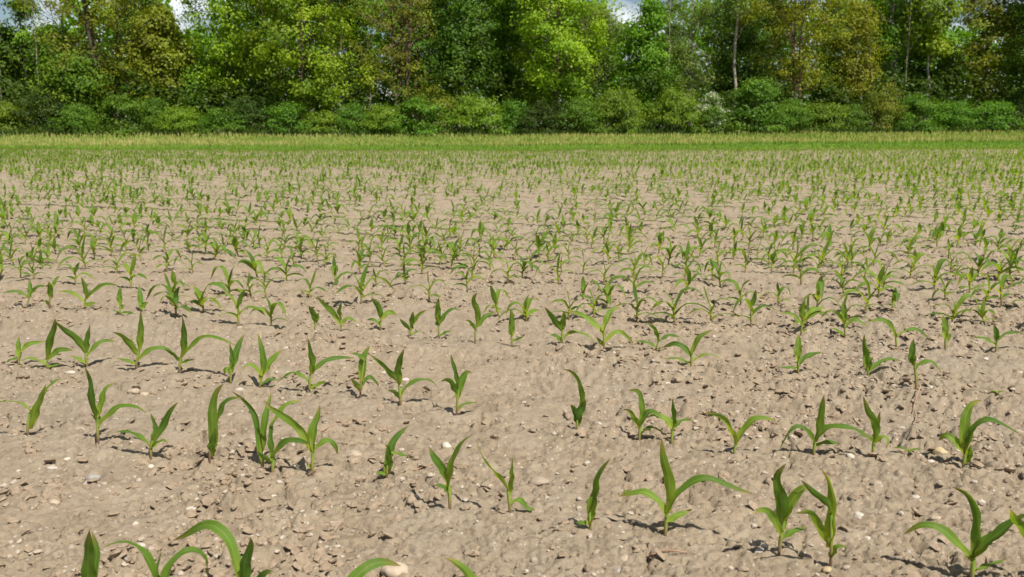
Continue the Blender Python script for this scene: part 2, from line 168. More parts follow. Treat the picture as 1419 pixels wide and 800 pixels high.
# ------------------------------------------------------------------ materials
def new_mat(name):
    m = bpy.data.materials.new(name); m.use_nodes = True
    n, l = m.node_tree.nodes, m.node_tree.links
    n.clear()
    out = n.new("ShaderNodeOutputMaterial")
    return m, n, l, out

def N(n, typ, **kw):
    o = n.new(typ)
    for k, v in kw.items():
        if k in o.inputs: o.inputs[k].default_value = v
        else: setattr(o, k, v)
    return o

def mixc(n, l, fac, a, b, blend='MIX'):
    m = n.new("ShaderNodeMix"); m.data_type = 'RGBA'; m.blend_type = blend
    for s, v in (('Factor', fac), ('A', a), ('B', b)):
        if hasattr(v, 'is_linked') or hasattr(v, 'links'): l.new(v, m.inputs[s])
        elif s == 'Factor': m.inputs[s].default_value = v
        else: m.inputs[s].default_value = (*v, 1)
    return m.outputs['Result']

def ramp(n, l, src, stops):
    r = n.new("ShaderNodeValToRGB")
    e = r.color_ramp.elements
    while len(e) < len(stops): e.new(.5)
    for i, (p, c) in enumerate(stops):
        e[i].position = p; e[i].color = (*c, 1) if len(c) == 3 else c
    l.new(src, r.inputs[0]); return r.outputs[0]

def g(v): return (v, v, v)

def mat_soil():
    m, n, l, out = new_mat("dry_soil")
    tc = N(n, "ShaderNodeTexCoord")
    def noise(scale, detail=5, rough=.6):
        o = N(n, "ShaderNodeTexNoise", Scale=scale, Detail=detail, Roughness=rough)
        l.new(tc.outputs['Object'], o.inputs['Vector']); return o.outputs['Fac']
    big, mid, fine, grit = noise(.8), noise(6), noise(45, 6, .7), noise(260, 3, .7)
    c = ramp(n, l, mid, [(.3, (.236, .184, .122)), (.5, (.286, .225, .152)), (.72, (.328, .265, .187))])
    c = mixc(n, l, ramp(n, l, big, [(.45, g(0)), (.68, g(.5))]), c, (.275, .232, .175))
    c = mixc(n, l, ramp(n, l, fine, [(.34, g(.55)), (.5, g(0))]), c, (.165, .117, .077))
    c = mixc(n, l, ramp(n, l, fine, [(.56, g(0)), (.72, g(.6))]), c, (.37, .30, .22))
    vo = N(n, "ShaderNodeTexVoronoi", Scale=95.0); l.new(tc.outputs['Object'], vo.inputs['Vector'])
    sp = N(n, "ShaderNodeSeparateColor"); l.new(vo.outputs['Color'], sp.inputs[0])
    peb = N(n, "ShaderNodeMath", operation='GREATER_THAN'); l.new(sp.outputs[0], peb.inputs[0]); peb.inputs[1].default_value = .93
    near = N(n, "ShaderNodeMath", operation='LESS_THAN'); l.new(vo.outputs['Distance'], near.inputs[0]); near.inputs[1].default_value = .36
    pm = N(n, "ShaderNodeMath", operation='MULTIPLY'); l.new(peb.outputs[0], pm.inputs[0]); l.new(near.outputs[0], pm.inputs[1])
    c = mixc(n, l, pm.outputs[0], c, (.42, .365, .29))
    c = mixc(n, l, ramp(n, l, grit, [(.3, g(.35)), (.5, g(0))]), c, (.155, .112, .075))
    p = N(n, "ShaderNodeBsdfPrincipled", Roughness=.95)
    p.inputs['Specular IOR Level'].default_value = .15
    l.new(c, p.inputs['Base Color'])
    b1 = N(n, "ShaderNodeBump", Strength=.9, Distance=.010); l.new(fine, b1.inputs['Height'])
    b2 = N(n, "ShaderNodeBump", Strength=.8, Distance=.003); l.new(grit, b2.inputs['Height']); l.new(b1.outputs[0], b2.inputs['Normal'])
    l.new(b2.outputs[0], p.inputs['Normal'])
    l.new(p.outputs[0], out.inputs[0])
    return m

def mat_simple(name, stops, scale=8.0, rough=.85, bump=.3, spec=.25, dist=.004, by_object=True, detail=5):
    m, n, l, out = new_mat(name)
    tc = N(n, "ShaderNodeTexCoord"); oi = N(n, "ShaderNodeObjectInfo")
    no = N(n, "ShaderNodeTexNoise", Scale=scale, Detail=detail, Roughness=.62)
    l.new(tc.outputs['Object'], no.inputs['Vector'])
    c = ramp(n, l, no.outputs['Fac'], stops)
    if by_object:
        hsv = N(n, "ShaderNodeHueSaturation"); mr = N(n, "ShaderNodeMapRange")
        l.new(oi.outputs['Random'], mr.inputs[0]); mr.inputs[3].default_value = .85; mr.inputs[4].default_value = 1.12
        l.new(mr.outputs[0], hsv.inputs['Value']); l.new(c, hsv.inputs['Color']); c = hsv.outputs[0]
    p = N(n, "ShaderNodeBsdfPrincipled", Roughness=rough); p.inputs['Specular IOR Level'].default_value = spec
    l.new(c, p.inputs['Base Color'])
    b = N(n, "ShaderNodeBump", Strength=bump, Distance=dist); l.new(no.outputs['Fac'], b.inputs['Height']); l.new(b.outputs[0], p.inputs['Normal'])
    l.new(p.outputs[0], out.inputs[0])
    return m

def mat_leaf(name, stops, trans=.43, rough=.5, spec=.3, gain=1.35):
    """tree and grass leaves: colour of each leaf from its own tint value, light passes through"""
    m, n, l, out = new_mat(name)
    at = N(n, "ShaderNodeAttribute", attribute_name="tint")
    oi = N(n, "ShaderNodeObjectInfo")
    c = ramp(n, l, at.outputs['Fac'], stops)
    hsv = N(n, "ShaderNodeHueSaturation")
    mr = N(n, "ShaderNodeMapRange"); l.new(oi.outputs['Random'], mr.inputs[0]); mr.inputs[3].default_value = .85; mr.inputs[4].default_value = 1.15
    mh = N(n, "ShaderNodeMapRange"); l.new(oi.outputs['Random'], mh.inputs[0]); mh.inputs[3].default_value = .49; mh.inputs[4].default_value = .508
    l.new(mr.outputs[0], hsv.inputs['Value']); l.new(mh.outputs[0], hsv.inputs['Hue']); l.new(c, hsv.inputs['Color']); c = hsv.outputs[0]
    p = N(n, "ShaderNodeBsdfPrincipled", Roughness=rough); p.inputs['Specular IOR Level'].default_value = spec
    l.new(c, p.inputs['Base Color'])
    t = N(n, "ShaderNodeBsdfTranslucent")
    l.new(mixc(n, l, 1.0, c, (gain, gain, gain * .45), 'MULTIPLY'), t.inputs[0])
    mx = N(n, "ShaderNodeMixShader"); mx.inputs[0].default_value = trans
    l.new(p.outputs[0], mx.inputs[1]); l.new(t.outputs[0], mx.inputs[2]); l.new(mx.outputs[0], out.inputs[0])
    return m

def mat_maize(mass=False):
    m, n, l, out = new_mat("maize_leaf_blade")
    uv = N(n, "ShaderNodeUVMap"); sx = N(n, "ShaderNodeSeparateXYZ"); l.new(uv.outputs[0], sx.inputs[0])
    oi = N(n, "ShaderNodeObjectInfo"); tc = N(n, "ShaderNodeTexCoord")
    no = N(n, "ShaderNodeTexNoise", Scale=60.0, Detail=3.0); l.new(tc.outputs['Object'], no.inputs['Vector'])
    ad = N(n, "ShaderNodeMath", operation='MULTIPLY_ADD'); l.new(no.outputs['Fac'], ad.inputs[0]); ad.inputs[1].default_value = .16; l.new(sx.outputs[1], ad.inputs[2])
    c = ramp(n, l, ad.outputs[0], [(.05, (.36, .38, .05)), (.17, (.215, .295, .028)), (.38, (.128, .230, .020)), (.80, (.096, .195, .020)), (.96, (.17, .21, .030)), (1.0, (.24, .20, .06))])
    # veins along the blade
    w = N(n, "ShaderNodeMath", operation='MULTIPLY'); l.new(sx.outputs[0], w.inputs[0]); w.inputs[1].default_value = 60
    sn = N(n, "ShaderNodeMath", operation='SINE'); l.new(w.outputs[0], sn.inputs[0])
    c = mixc(n, l, ramp(n, l, sn.outputs[0], [(.5, g(0)), (1, g(.28))]), c, (.13, .21, .045))
    dn = N(n, "ShaderNodeTexNoise", Scale=34.0, Detail=6.0, Roughness=.7); l.new(tc.outputs['Object'], dn.inputs['Vector'])
    c = mixc(n, l, ramp(n, l, dn.outputs['Fac'], [(.52, g(0)), (.72, g(.42))]), c, (.25, .27, .11))     # soil dust and scuffs
    # pale midrib
    d = N(n, "ShaderNodeMath", operation='SUBTRACT'); l.new(sx.outputs[0], d.inputs[0]); d.inputs[1].default_value = .5
    ab = N(n, "ShaderNodeMath", operation='ABSOLUTE'); l.new(d.outputs[0], ab.inputs[0])
    c = mixc(n, l, ramp(n, l, ab.outputs[0], [(.02, g(.5)), (.075, g(0))]), c, (.24, .33, .10))
    hsv = N(n, "ShaderNodeHueSaturation"); rnd = oi.outputs['Random']
    if mass:                                   # many plants in one object: vary from plant to plant instead
        wnz = N(n, "ShaderNodeTexNoise", Scale=4.0, Detail=0.0); l.new(tc.outputs['Object'], wnz.inputs['Vector']); rnd = wnz.outputs['Fac']
    mr = N(n, "ShaderNodeMapRange"); l.new(rnd, mr.inputs[0]); mr.inputs[3].default_value = .72 if not mass else .78; mr.inputs[4].default_value = 1.25
    mh = N(n, "ShaderNodeMapRange"); l.new(rnd, mh.inputs[0]); mh.inputs[3].default_value = .512; mh.inputs[4].default_value = .482
    l.new(mr.outputs[0], hsv.inputs['Value']); l.new(mh.outputs[0], hsv.inputs['Hue']); l.new(c, hsv.inputs['Color']); c = hsv.outputs[0]
    p = N(n, "ShaderNodeBsdfPrincipled", Roughness=.58); p.inputs['Specular IOR Level'].default_value = .3
    l.new(c, p.inputs['Base Color'])
    b = N(n, "ShaderNodeBump", Strength=.25, Distance=.001); l.new(sn.outputs[0], b.inputs['Height']); l.new(b.outputs[0], p.inputs['Normal'])
    t = N(n, "ShaderNodeBsdfTranslucent"); l.new(mixc(n, l, 1.0, c, (1.7, 1.55, .45), 'MULTIPLY'), t.inputs[0])
    mx = N(n, "ShaderNodeMixShader"); mx.inputs[0].default_value = .47
    l.new(p.outputs[0], mx.inputs[1]); l.new(t.outputs[0], mx.inputs[2]); l.new(mx.outputs[0], out.inputs[0])
    return m

def mat_stalk():
    m, n, l, out = new_mat("maize_stalk_sheath")
    uv = N(n, "ShaderNodeUVMap"); sx = N(n, "ShaderNodeSeparateXYZ"); l.new(uv.outputs[0], sx.inputs[0])
    c = ramp(n, l, sx.outputs[1], [(.30, (.16, .085, .055)), (.5, (.22, .19, .06)), (.72, (.22, .27, .045)), (1, (.14, .23, .03))])
    p = N(n, "ShaderNodeBsdfPrincipled", Roughness=.45); p.inputs['Specular IOR Level'].default_value = .35
    p.inputs['Subsurface Weight'].default_value = .0
    l.new(c, p.inputs['Base Color']); l.new(p.outputs[0], out.inputs[0])
    return m

M_SOIL = mat_soil()
M_CLOD = mat_simple("soil_clod", [(.3, (.19, .138, .093)), (.5, (.265, .20, .136)), (.7, (.31, .243, .17))], 70, .95, .8, .12, .006, False)
M_STONE = {
 'w': mat_simple("pale_limestone", [(.3, (0.360, 0.310, 0.245)), (.6, (0.461, 0.408, 0.333)), (.8, (0.504, 0.465, 0.394))], 60, .8, .35),
 't': mat_simple("tan_stone", [(.3, (0.274, 0.211, 0.150)), (.6, (0.360, 0.289, 0.211)), (.8, (0.396, 0.331, 0.252))], 50, .85, .4),
 'g': mat_simple("grey_stone", [(.3, (0.238, 0.218, 0.190)), (.6, (0.302, 0.282, 0.252)), (.8, (0.360, 0.338, 0.306))], 50, .8, .35),
 'y': mat_simple("ochre_stone", [(.3, (0.302, 0.225, 0.116)), (.6, (0.389, 0.303, 0.177)), (.8, (0.432, 0.352, 0.231))], 40, .8, .35),
 'b': mat_simple("brown_stone", [(.3, (0.158, 0.113, 0.075)), (.6, (0.230, 0.172, 0.119)), (.8, (0.274, 0.211, 0.150))], 50, .9, .5),
 'p': mat_simple("pinkish_stone", [(.3, (0.374, 0.296, 0.245)), (.6, (0.446, 0.366, 0.313)), (.8, (0.475, 0.401, 0.354))], 50, .8, .35)}
M_GRAVEL = mat_simple("pale_grit", [(.3, (0.274, 0.218, 0.160)), (.5, (0.357, 0.298, 0.231)), (.7, (0.426, 0.371, 0.301))], 25, .85, .3, .25, .003, False)
M_MAIZE = mat_maize(); M_MAIZE_FAR = mat_maize(True); M_STALK = mat_stalk()
M_STRAW = mat_simple("dry_straw", [(.3, (.26, .15, .09)), (.7, (.38, .25, .16))], 40, .8, .2)
M_BARK = {
 'dark': mat_simple("dark_bark", [(.3, (.05, .04, .03)), (.6, (.09, .072, .055)), (.8, (.13, .11, .085))], 5, .95, .8, .1, .05),
 'brown': mat_simple("reddish_bark", [(.3, (.11, .075, .05)), (.6, (.19, .13, .09)), (.8, (.24, .175, .13))], 5, .95, .7, .1, .04),
 'pale': mat_simple("pale_bark", [(.32, (0.094, 0.074, 0.061)), (.45, (0.281, 0.237, 0.194)), (.8, (0.390, 0.340, 0.288))], 4, .9, .5, .15, .03)}
M_LEAF = {
 'lime': mat_leaf("lime_green_leaves", [(0, (0.096, 0.182, 0.007)), (.5, (0.210, 0.316, 0.012)), (1, (0.354, 0.443, 0.021))]),
 'green': mat_leaf("mid_green_leaves", [(0, (0.061, 0.137, 0.008)), (.5, (0.126, 0.242, 0.013)), (1, (0.240, 0.365, 0.021))]),
 'deep': mat_leaf("deep_green_leaves", [(0, (0.046, 0.104, 0.008)), (.5, (0.089, 0.177, 0.012)), (1, (0.168, 0.270, 0.019))]),
 'bronze': mat_leaf("bronze_young_leaves", [(0, (0.109, 0.113, 0.012)), (.45, (0.192, 0.222, 0.015)), (.75, (0.229, 0.284, 0.017)), (1, (0.286, 0.227, 0.029))]),
 'olive': mat_leaf("olive_yellow_leaves", [(0, (0.109, 0.131, 0.009)), (.5, (0.219, 0.253, 0.013)), (1, (0.367, 0.340, 0.021))]),
 'willow': mat_leaf("grey_green_leaves", [(0, (0.087, 0.143, 0.021)), (.5, (0.168, 0.244, 0.039)), (1, (0.282, 0.358, 0.069))]),
 'shrub': mat_leaf("hedge_leaves", [(0, (0.044, 0.106, 0.007)), (.5, (0.098, 0.210, 0.012)), (1, (0.190, 0.311, 0.023))]),
 'shruby': mat_leaf("yellowish_hedge_leaves", [(0, (0.068, 0.121, 0.006)), (.5, (0.146, 0.235, 0.012)), (1, (0.260, 0.348, 0.023))]),
 'rust': mat_leaf("rust_tinged_leaves", [(0, (0.087, 0.137, 0.010)), (.5, (0.164, 0.222, 0.014)), (.8, (0.232, 0.231, 0.021)), (1, (0.386, 0.231, 0.031))]),
 'blossom': mat_leaf("white_blossom", [(0, (.40, .42, .30)), (1, (.75, .75, .66))], .25),
 'under': mat_leaf("shade_darkened_undergrowth", [(0, (0.027, 0.055, 0.006)), (.5, (0.051, 0.094, 0.009)), (1, (0.109, 0.152, 0.016))]),  # leaf colour darkened so it reads as shadow gaps between the shrubs
 'grass': mat_leaf("meadow_grass", [(0, (0.106, 0.201, 0.030)), (.35, (0.182, 0.271, 0.042)), (.6, (0.317, 0.333, 0.082)), (.85, (0.516, 0.411, 0.186)), (1, (0.632, 0.446, 0.302))], .35),
 'turf': mat_leaf("short_turf", [(0, (0.101, 0.208, 0.025)), (.5, (0.171, 0.306, 0.037)), (1, (0.301, 0.395, 0.062))], .35),
 'weed': mat_leaf("weed_leaf", [(0, (.09, .17, .02)), (1, (.16, .24, .03))], .35)}
M_TURFBASE = mat_simple("turf_ground", [(.3, (0.102, 0.145, 0.023)), (.6, (0.162, 0.212, 0.036)), (.8, (0.221, 0.238, 0.058))], 3, .95, .5, .1, .03, False)
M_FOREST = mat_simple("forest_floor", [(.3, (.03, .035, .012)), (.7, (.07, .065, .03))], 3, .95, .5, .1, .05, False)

# ------------------------------------------------------------------ ground: one sheet from the camera to the horizon
def axis_growth(a0, a1, d0, d1):
    pts = [a0]
    while pts[-1] < a1:
        t = (pts[-1] - a0) / (a1 - a0)
        pts.append(pts[-1] + d0 * (d1 / d0) ** t)
    return pts
NC = 581
def half_width(y): return np.maximum(.62 * y + .55, 1.45)
ys = axis_growth(-900, -6, 120, 2) + axis_growth(-4.5, 1.3, .8, .03)
y = 1.36
while y < 62: ys.append(y); y += min(max(.0052, y * y / 640), .5)
YS = np.unique(np.round(ys + axis_growth(63, 110, 1, 2) + axis_growth(113, 1500, 4, 150), 4))
WS = half_width(YS)
OUT = .12 * np.cumsum(1.32 ** np.arange(30))
U = np.linspace(-1, 1, NC)
GX = np.concatenate([-(WS[:, None] + OUT[None, ::-1]), WS[:, None] * U[None], WS[:, None] + OUT[None]], 1)
GY = np.broadcast_to(YS[:, None], GX.shape)

def soil_relief(x, y):
    wx = x + .02 * (vnoise(x * 22, y * 22, 31) - .5); wy = y + .02 * (vnoise(x * 22 + 9, y * 22 + 4, 32) - .5)
    p = rowp(x, y)
    rough = .25 + .95 * sstep(.38, .66, vnoise(x * 1.3 + 5, y * 1.3, 41) * .6 + vnoise(x * 3.7, y * 3.7, 42) * .4)
    track = np.exp(-((p - 3.40) / .20) ** 2)                       # old wheel track between two rows
    rough = rough * (1 - .6 * track) * (1 + .7 * np.exp(-((np.abs(p - 3.40) - .30) / .09) ** 2))
    h = .020 * (vnoise(x * 3.1, y * 3.1, 51) - .5) + .018 * (vnoise(x * 7.3, y * 7.3, 52) - .5) * rough
    h = h + .036 * rough * domes(wx, wy, .16, 60, .20, .22, .48)
    h = h + .025 * rough * domes(wx, wy, .075, 70, .42, .25, .55)
    h = h + .0155 * rough * domes(wx, wy, .036, 80, .55, .28, .6)
    h = h + .009 * (vnoise(wx * 26, wy * 26, 53) - .5) + .006 * (vnoise(x * 125, y * 125, 38) - .5) + .008 * (vnoise(x * 61, y * 61, 54) - .5)
    cr = np.abs(vnoise(wx * 5.1 + 3, wy * 5.1, 55) + .35 * vnoise(wx * 17, wy * 17, 56) - .67)
    h = h - .028 * np.clip(1.3 - cr / .016, 0, 1) * sstep(.50, .56, vnoise(x * 1.9, y * 1.9 + 8, 57))
    pm = .30 + .70 * sstep(.38, .60, vnoise(x * 2.3 + 4, y * 2.3 + 1, 43) * .65 + vnoise(x * 6.1, y * 6.1, 44) * .35)
    h = h - .007 * pm * sstep(.18, .42, domes(wx, wy, .055, 90, .42, .20, .50)) * (.4 + .6 * vnoise(x * 40, y * 40, 45))
    h = h - .008 * sstep(.60, .67, vnoise(wx * 30 + 2, wy * 44, 46)) * sstep(.50, .56, vnoise(x * 8, y * 13, 47)) * sstep(.35, .5, pm)
    h = h - .013 * sstep(.60, .68, vnoise(wx * 62, wy * 80, 48)) * sstep(.47, .54, vnoise(x * 11 + 3, y * 15, 49)) * pm
    h = h - .013 * sstep(.66, .74, vnoise(x * 110, y * 130, 50)) * sstep(.40, .5, vnoise(x * 6 + 1, y * 6, 39))
    h = h - .022 * track + .012 * np.exp(-((np.abs(p - 3.40) - .30) / .07) ** 2) * (p < 9)
    return h
near = (GY > 1.0) & (GY < 60) & (np.abs(GX) < WS[:, None] + 3)
Z = terrain(GX, GY)
Z[near] += soil_relief(GX[near], GY[near]) * (1 - sstep(0, 4, GY[near] - field_edge(GX[near])))
ny, nx = GX.shape
ii = np.arange(ny * nx).reshape(ny, nx)
F = np.stack([ii[:-1, :-1], ii[:-1, 1:], ii[1:, 1:], ii[1:, :-1]], -1).reshape(-1, 4)
ground = link("ground", make_mesh("ground", np.stack([GX, GY, Z], -1).reshape(-1, 3), F, M_SOIL))
tag(ground, "dry pale brown stony soil of the maize field", "soil", kind="structure")

NO = len(OUT)
def height(x, y):
    x = np.atleast_1d(np.asarray(x, float)); y = np.atleast_1d(np.asarray(y, float))
    j = np.clip(np.searchsorted(YS, y) - 1, 0, ny - 2); v = (y - YS[j]) / (YS[j + 1] - YS[j])
    def at(r):
        c = np.clip((x / WS[r] + 1) / 2 * (NC - 1), 0, NC - 1.001); i = c.astype(int); f = c - i
        return Z[r, NO + i] * (1 - f) + Z[r, NO + i + 1] * f
    return at(j) * (1 - v) + at(j + 1) * v
def hz(x, y): return float(height(x, y)[0])

def sheet(name, mat, y0f, y1f, x0, x1, nxx, nyy, lift, label, cat):
    X = np.linspace(x0, x1, nxx); V = []
    for j in range(nyy):
        t = j / (nyy - 1)
        Y = y0f(X) * (1 - t) + y1f(X) * t
        V.append(np.stack([X, Y, terrain(X, Y) + lift], -1))
    V = np.concatenate(V); k = np.arange(nxx * nyy).reshape(nyy, nxx)
    Fq = np.stack([k[:-1, :-1], k[:-1, 1:], k[1:, 1:], k[1:, :-1]], -1).reshape(-1, 4)
    o = link(name, make_mesh(name, V, Fq, mat)); tag(o, label, cat, kind="structure"); return o
wob = lambda X: .9 * vnoise(X * .5, X * 0 + 2, 5)
sheet("grass_verge", M_TURFBASE, lambda X: field_edge(X) + wob(X), lambda X: verge_edge(X) + 22 + 0 * X, -130, 130, 260, 60, .03, "green turf strip between the field and the hedge", "grass strip")
sheet("forest_floor", M_FOREST, lambda X: verge_edge(X) + 21, lambda X: 190 + 0 * X, -130, 130, 60, 40, .06, "shaded ground under the trees", "forest floor")

# ------------------------------------------------------------------ lumps, grit, stones
def ico(sub):
    t = (1 + 5 ** .5) / 2
    V = np.array([(-1, t, 0), (1, t, 0), (-1, -t, 0), (1, -t, 0), (0, -1, t), (0, 1, t), (0, -1, -t), (0, 1, -t), (t, 0, -1), (t, 0, 1), (-t, 0, -1), (-t, 0, 1)], float)
    Fc = [(0, 11, 5), (0, 5, 1), (0, 1, 7), (0, 7, 10), (0, 10, 11), (1, 5, 9), (5, 11, 4), (11, 10, 2), (10, 7, 6), (7, 1, 8), (3, 9, 4), (3, 4, 2), (3, 2, 6), (3, 6, 8), (3, 8, 9), (4, 9, 5), (2, 4, 11), (6, 2, 10), (8, 6, 7), (9, 8, 1)]
    V = [tuple(v / np.linalg.norm(v)) for v in V]
    for _ in range(sub):
        mid = {}; nf = []
        def mp(a, b):
            k = (min(a, b), max(a, b))
            if k not in mid:
                v = np.array(V[a]) + np.array(V[b]); V.append(tuple(v / np.linalg.norm(v))); mid[k] = len(V) - 1
            return mid[k]
        for a, b, c in Fc:
            ab, bc, ca = mp(a, b), mp(b, c), mp(c, a)
            nf += [(a, ab, ca), (b, bc, ab), (c, ca, bc), (ab, bc, ca)]
        Fc = nf
    return np.array(V), np.array(Fc)
ICO0, ICO1, ICO2 = ico(0), ico(1), ico(2)
rng = np.random.default_rng(11)

def lumps(name, mat, n, smin, smax, ico_s, ymax, power, label, cat, jag, sink, squash, ypow=1.5, tilt=0.0):
    V0, F0 = ico_s
    y = 1.4 + (ymax - 1.4) * rng.random(n * 2) ** ypow
    x = (rng.random(n * 2) * 2 - 1) * (.62 * y + .25)
    keep = rng.random(n * 2) < (.15 + 1.1 * sstep(.42, .68, vnoise(x * 1.3 + 5, y * 1.3, 41) * .6 + vnoise(x * 3.7, y * 3.7, 42) * .4)) * (1 - .6 * np.exp(-((rowp(x, y) - 3.40) / .2) ** 2))
    x = x[keep][:n]; y = y[keep][:n]; n = len(x)
    s = smin + (smax - smin) * rng.random(n) ** power
    z = height(x, y)
    jit = 1 + jag * (rng.random((n, len(V0))) - .5)
    a = rng.random(n) * 6.283; ca, sa = np.cos(a), np.sin(a)
    el = .7 + .6 * rng.random(n)
    P = V0[None] * jit[:, :, None] * s[:, None, None]
    P[:, :, 0] *= el[:, None]; P[:, :, 2] *= squash * (.7 + .6 * rng.random(n))[:, None]
    if tilt:
        ti = tilt * (.25 + .75 * rng.random(n)); ct, st_ = np.cos(ti)[:, None], np.sin(ti)[:, None]
        P = np.stack([P[:, :, 0] * ct - P[:, :, 2] * st_, P[:, :, 1], P[:, :, 0] * st_ + P[:, :, 2] * ct], -1)
        P[:, :, 2] += (s * el * np.sin(ti) * .75)[:, None]
    X = P[:, :, 0] * ca[:, None] - P[:, :, 1] * sa[:, None] + x[:, None]
    Y = P[:, :, 0] * sa[:, None] + P[:, :, 1] * ca[:, None] + y[:, None]
    Zz = P[:, :, 2] + (z + s * sink)[:, None]
    V = np.stack([X, Y, Zz], -1).reshape(-1, 3)
    Fa = (F0[None] + (np.arange(n) * len(V0))[:, None, None]).reshape(-1, 3)
    o = link(name, make_mesh(name, V, Fa, mat, smooth=(jag < .3))); tag(o, label, cat, kind="stuff"); return o
lumps("soil_clods", M_CLOD, 7000, .003, .013, ICO0, 9, 2.6, "small crumbly clods of dry soil strewn between the maize rows", "clods", .75, .15, .7)
lumps("soil_crumbs", M_CLOD, 700, .010, .026, ICO1, 8, 2.6, "larger lumps of dry soil strewn over the field", "clods", .45, .05, .6)
lumps("crust_plates", M_CLOD, 9000, .004, .0195, ICO0, 10, 1.9, "broken lifted plates of dry soil crust all over the field", "soil crust", .55, .05, .34, 1.5, .75)
lumps("gravel", M_GRAVEL, 5200, .0022, .0110, ICO0, 10, 2.2, "pale grit and small pebbles scattered over the soil", "gravel", .35, .25, .65)

# ------------------------------------------------------------------ maize
def catmull(P, m):
    P = np.asarray(P, float)
    if len(P) == 2: P = np.array([P[0], (P[0] + P[1]) / 2, P[1]])
    Q = np.concatenate([[2 * P[0] - P[1]], P, [2 * P[-1] - P[-2]]])
    seg = np.linalg.norm(np.diff(P, axis=0), axis=1); cum = np.concatenate([[0], np.cumsum(seg)]); cum /= cum[-1]
    out = []
    for t in np.linspace(0, 1, m):
        k = min(int(np.searchsorted(cum, t, 'right')) - 1, len(P) - 2); k = max(k, 0)
        u = (t - cum[k]) / max(cum[k + 1] - cum[k], 1e-9)
        a, b, c, d = Q[k], Q[k + 1], Q[k + 2], Q[k + 3]
        out.append(.5 * (2 * b + (c - a) * u + (2 * a - 5 * b + 4 * c - d) * u * u + (3 * b - a - 3 * c + d) * u ** 3))
    return np.array(out)

def blade(P, W, side, twist=0.0, fold=.28, m=12, across=5, wave=.0, seed=0):
    """a leaf blade: centre line P, full width W, 'side' vectors (one or per point), V fold along the midrib"""
    C = catmull(P, m)
    if wave:
        rk = np.random.default_rng(seed + 5); tt = np.linspace(0, 1, m); Lc = np.linalg.norm(P[-1] - P[0])
        C = C + (np.sin(tt * rk.uniform(5, 9) + rk.random() * 6) * tt * Lc * .022)[:, None] * rk.normal(size=3) * np.array([1, 1, .8])
    T = np.gradient(C, axis=0); T /= np.linalg.norm(T, axis=1)[:, None] + 1e-9
    side = np.broadcast_to(np.asarray(side, float), C.shape)
    S = side - (side * T).sum(1)[:, None] * T; S /= np.linalg.norm(S, axis=1)[:, None] + 1e-9
    Nn = np.cross(S, T); Nn *= np.where(Nn[:, 2:3].mean() < 0, -1, 1)
    t = np.linspace(0, 1, m)
    if twist:
        a = twist * t ** 1.3; S, Nn = S * np.cos(a)[:, None] + Nn * np.sin(a)[:, None], Nn * np.cos(a)[:, None] - S * np.sin(a)[:, None]
    w = W * np.minimum(1, .50 + 1.5 * t) * np.power(np.clip(1 - t ** 2.3, 0, 1), .75) + .0006
    fo = fold + .8 * np.clip(1 - t * 4, 0, 1)                  # rolled round the stem at its foot
    us = np.linspace(-1, 1, across)
    rs = np.random.default_rng(seed); ph = rs.random() * 6.28
    V = np.zeros((m, across, 3)); UV = np.zeros((m, across, 2))
    for k, u in enumerate(us):
        lift = abs(u) * fo * w * .5 + wave * w * abs(u) * np.sin(t * 17 + ph + (2.2 if u > 0 else 0)) * (1 - t)
        V[:, k] = C + S * (w * .5 * u * np.cos(np.minimum(fo, 1.2) * .6))[:, None] + Nn * lift[:, None]
        UV[:, k, 0] = .5 + .5 * u; UV[:, k, 1] = t
    q = np.arange(m * across).reshape(m, across)
    Fq = np.stack([q[:-1, :-1], q[:-1, 1:], q[1:, 1:], q[1:, :-1]], -1).reshape(-1, 4)
    return V.reshape(-1, 3), Fq, UV.reshape(-1, 2)

def tube(P, r, sides=7, cap=False):
    P = np.asarray(P, float); m = len(P); r = np.broadcast_to(np.asarray(r, float), (m,))
    T = np.gradient(P, axis=0); T /= np.linalg.norm(T, axis=1)[:, None] + 1e-9
    ref = np.where(np.abs(T[:, 2:3]) > .9, np.array([[1., 0, 0]]), np.array([[0, 0, 1.]]))
    A = np.cross(T, ref); A /= np.linalg.norm(A, axis=1)[:, None] + 1e-9
    B = np.cross(T, A)
    a = np.arange(sides) * 2 * np.pi / sides
    V = P[:, None] + r[:, None, None] * (A[:, None] * np.cos(a)[None, :, None] + B[:, None] * np.sin(a)[None, :, None])
    q = np.arange(m * sides).reshape(m, sides); q2 = np.roll(q, -1, axis=1)
    Fq = np.stack([q[:-1], q2[:-1], q2[1:], q[1:]], -1).reshape(-1, 4)
    UV = np.zeros((m, sides, 2)); UV[:, :, 0] = a[None] / 6.283; UV[:, :, 1] = np.linspace(0, 1, m)[:, None]
    return V.reshape(-1, 3), Fq, UV.reshape(-1, 2)

def stalk_mesh(top, r):
    P = catmull([(0, 0, -.03), (top[0] * .15, top[1] * .15, top[2] * .35), top], 7)
    V, Fq, UV = tube(P, np.array([.70, .74, .82, .92, 1.0, .98, .8]) * r, 8)
    return make_mesh("stalk", V, Fq, M_STALK, True, UV)

ORD = "zeroth first second third fourth fifth sixth seventh eighth ninth tenth eleventh twelfth thirteenth fourteenth fifteenth sixteenth seventeenth eighteenth nineteenth twentieth".split()
TENS = {20: "twenty", 30: "thirty", 40: "forty", 50: "fifty", 60: "sixty"}
def ordinal(k):
    if k <= 20: return ORD[k]
    t, u = k // 10 * 10, k % 10
    return {30: "thirtieth", 40: "fortieth", 50: "fiftieth", 60: "sixtieth"}[t] if u == 0 else TENS[t] + "-" + ORD[u]

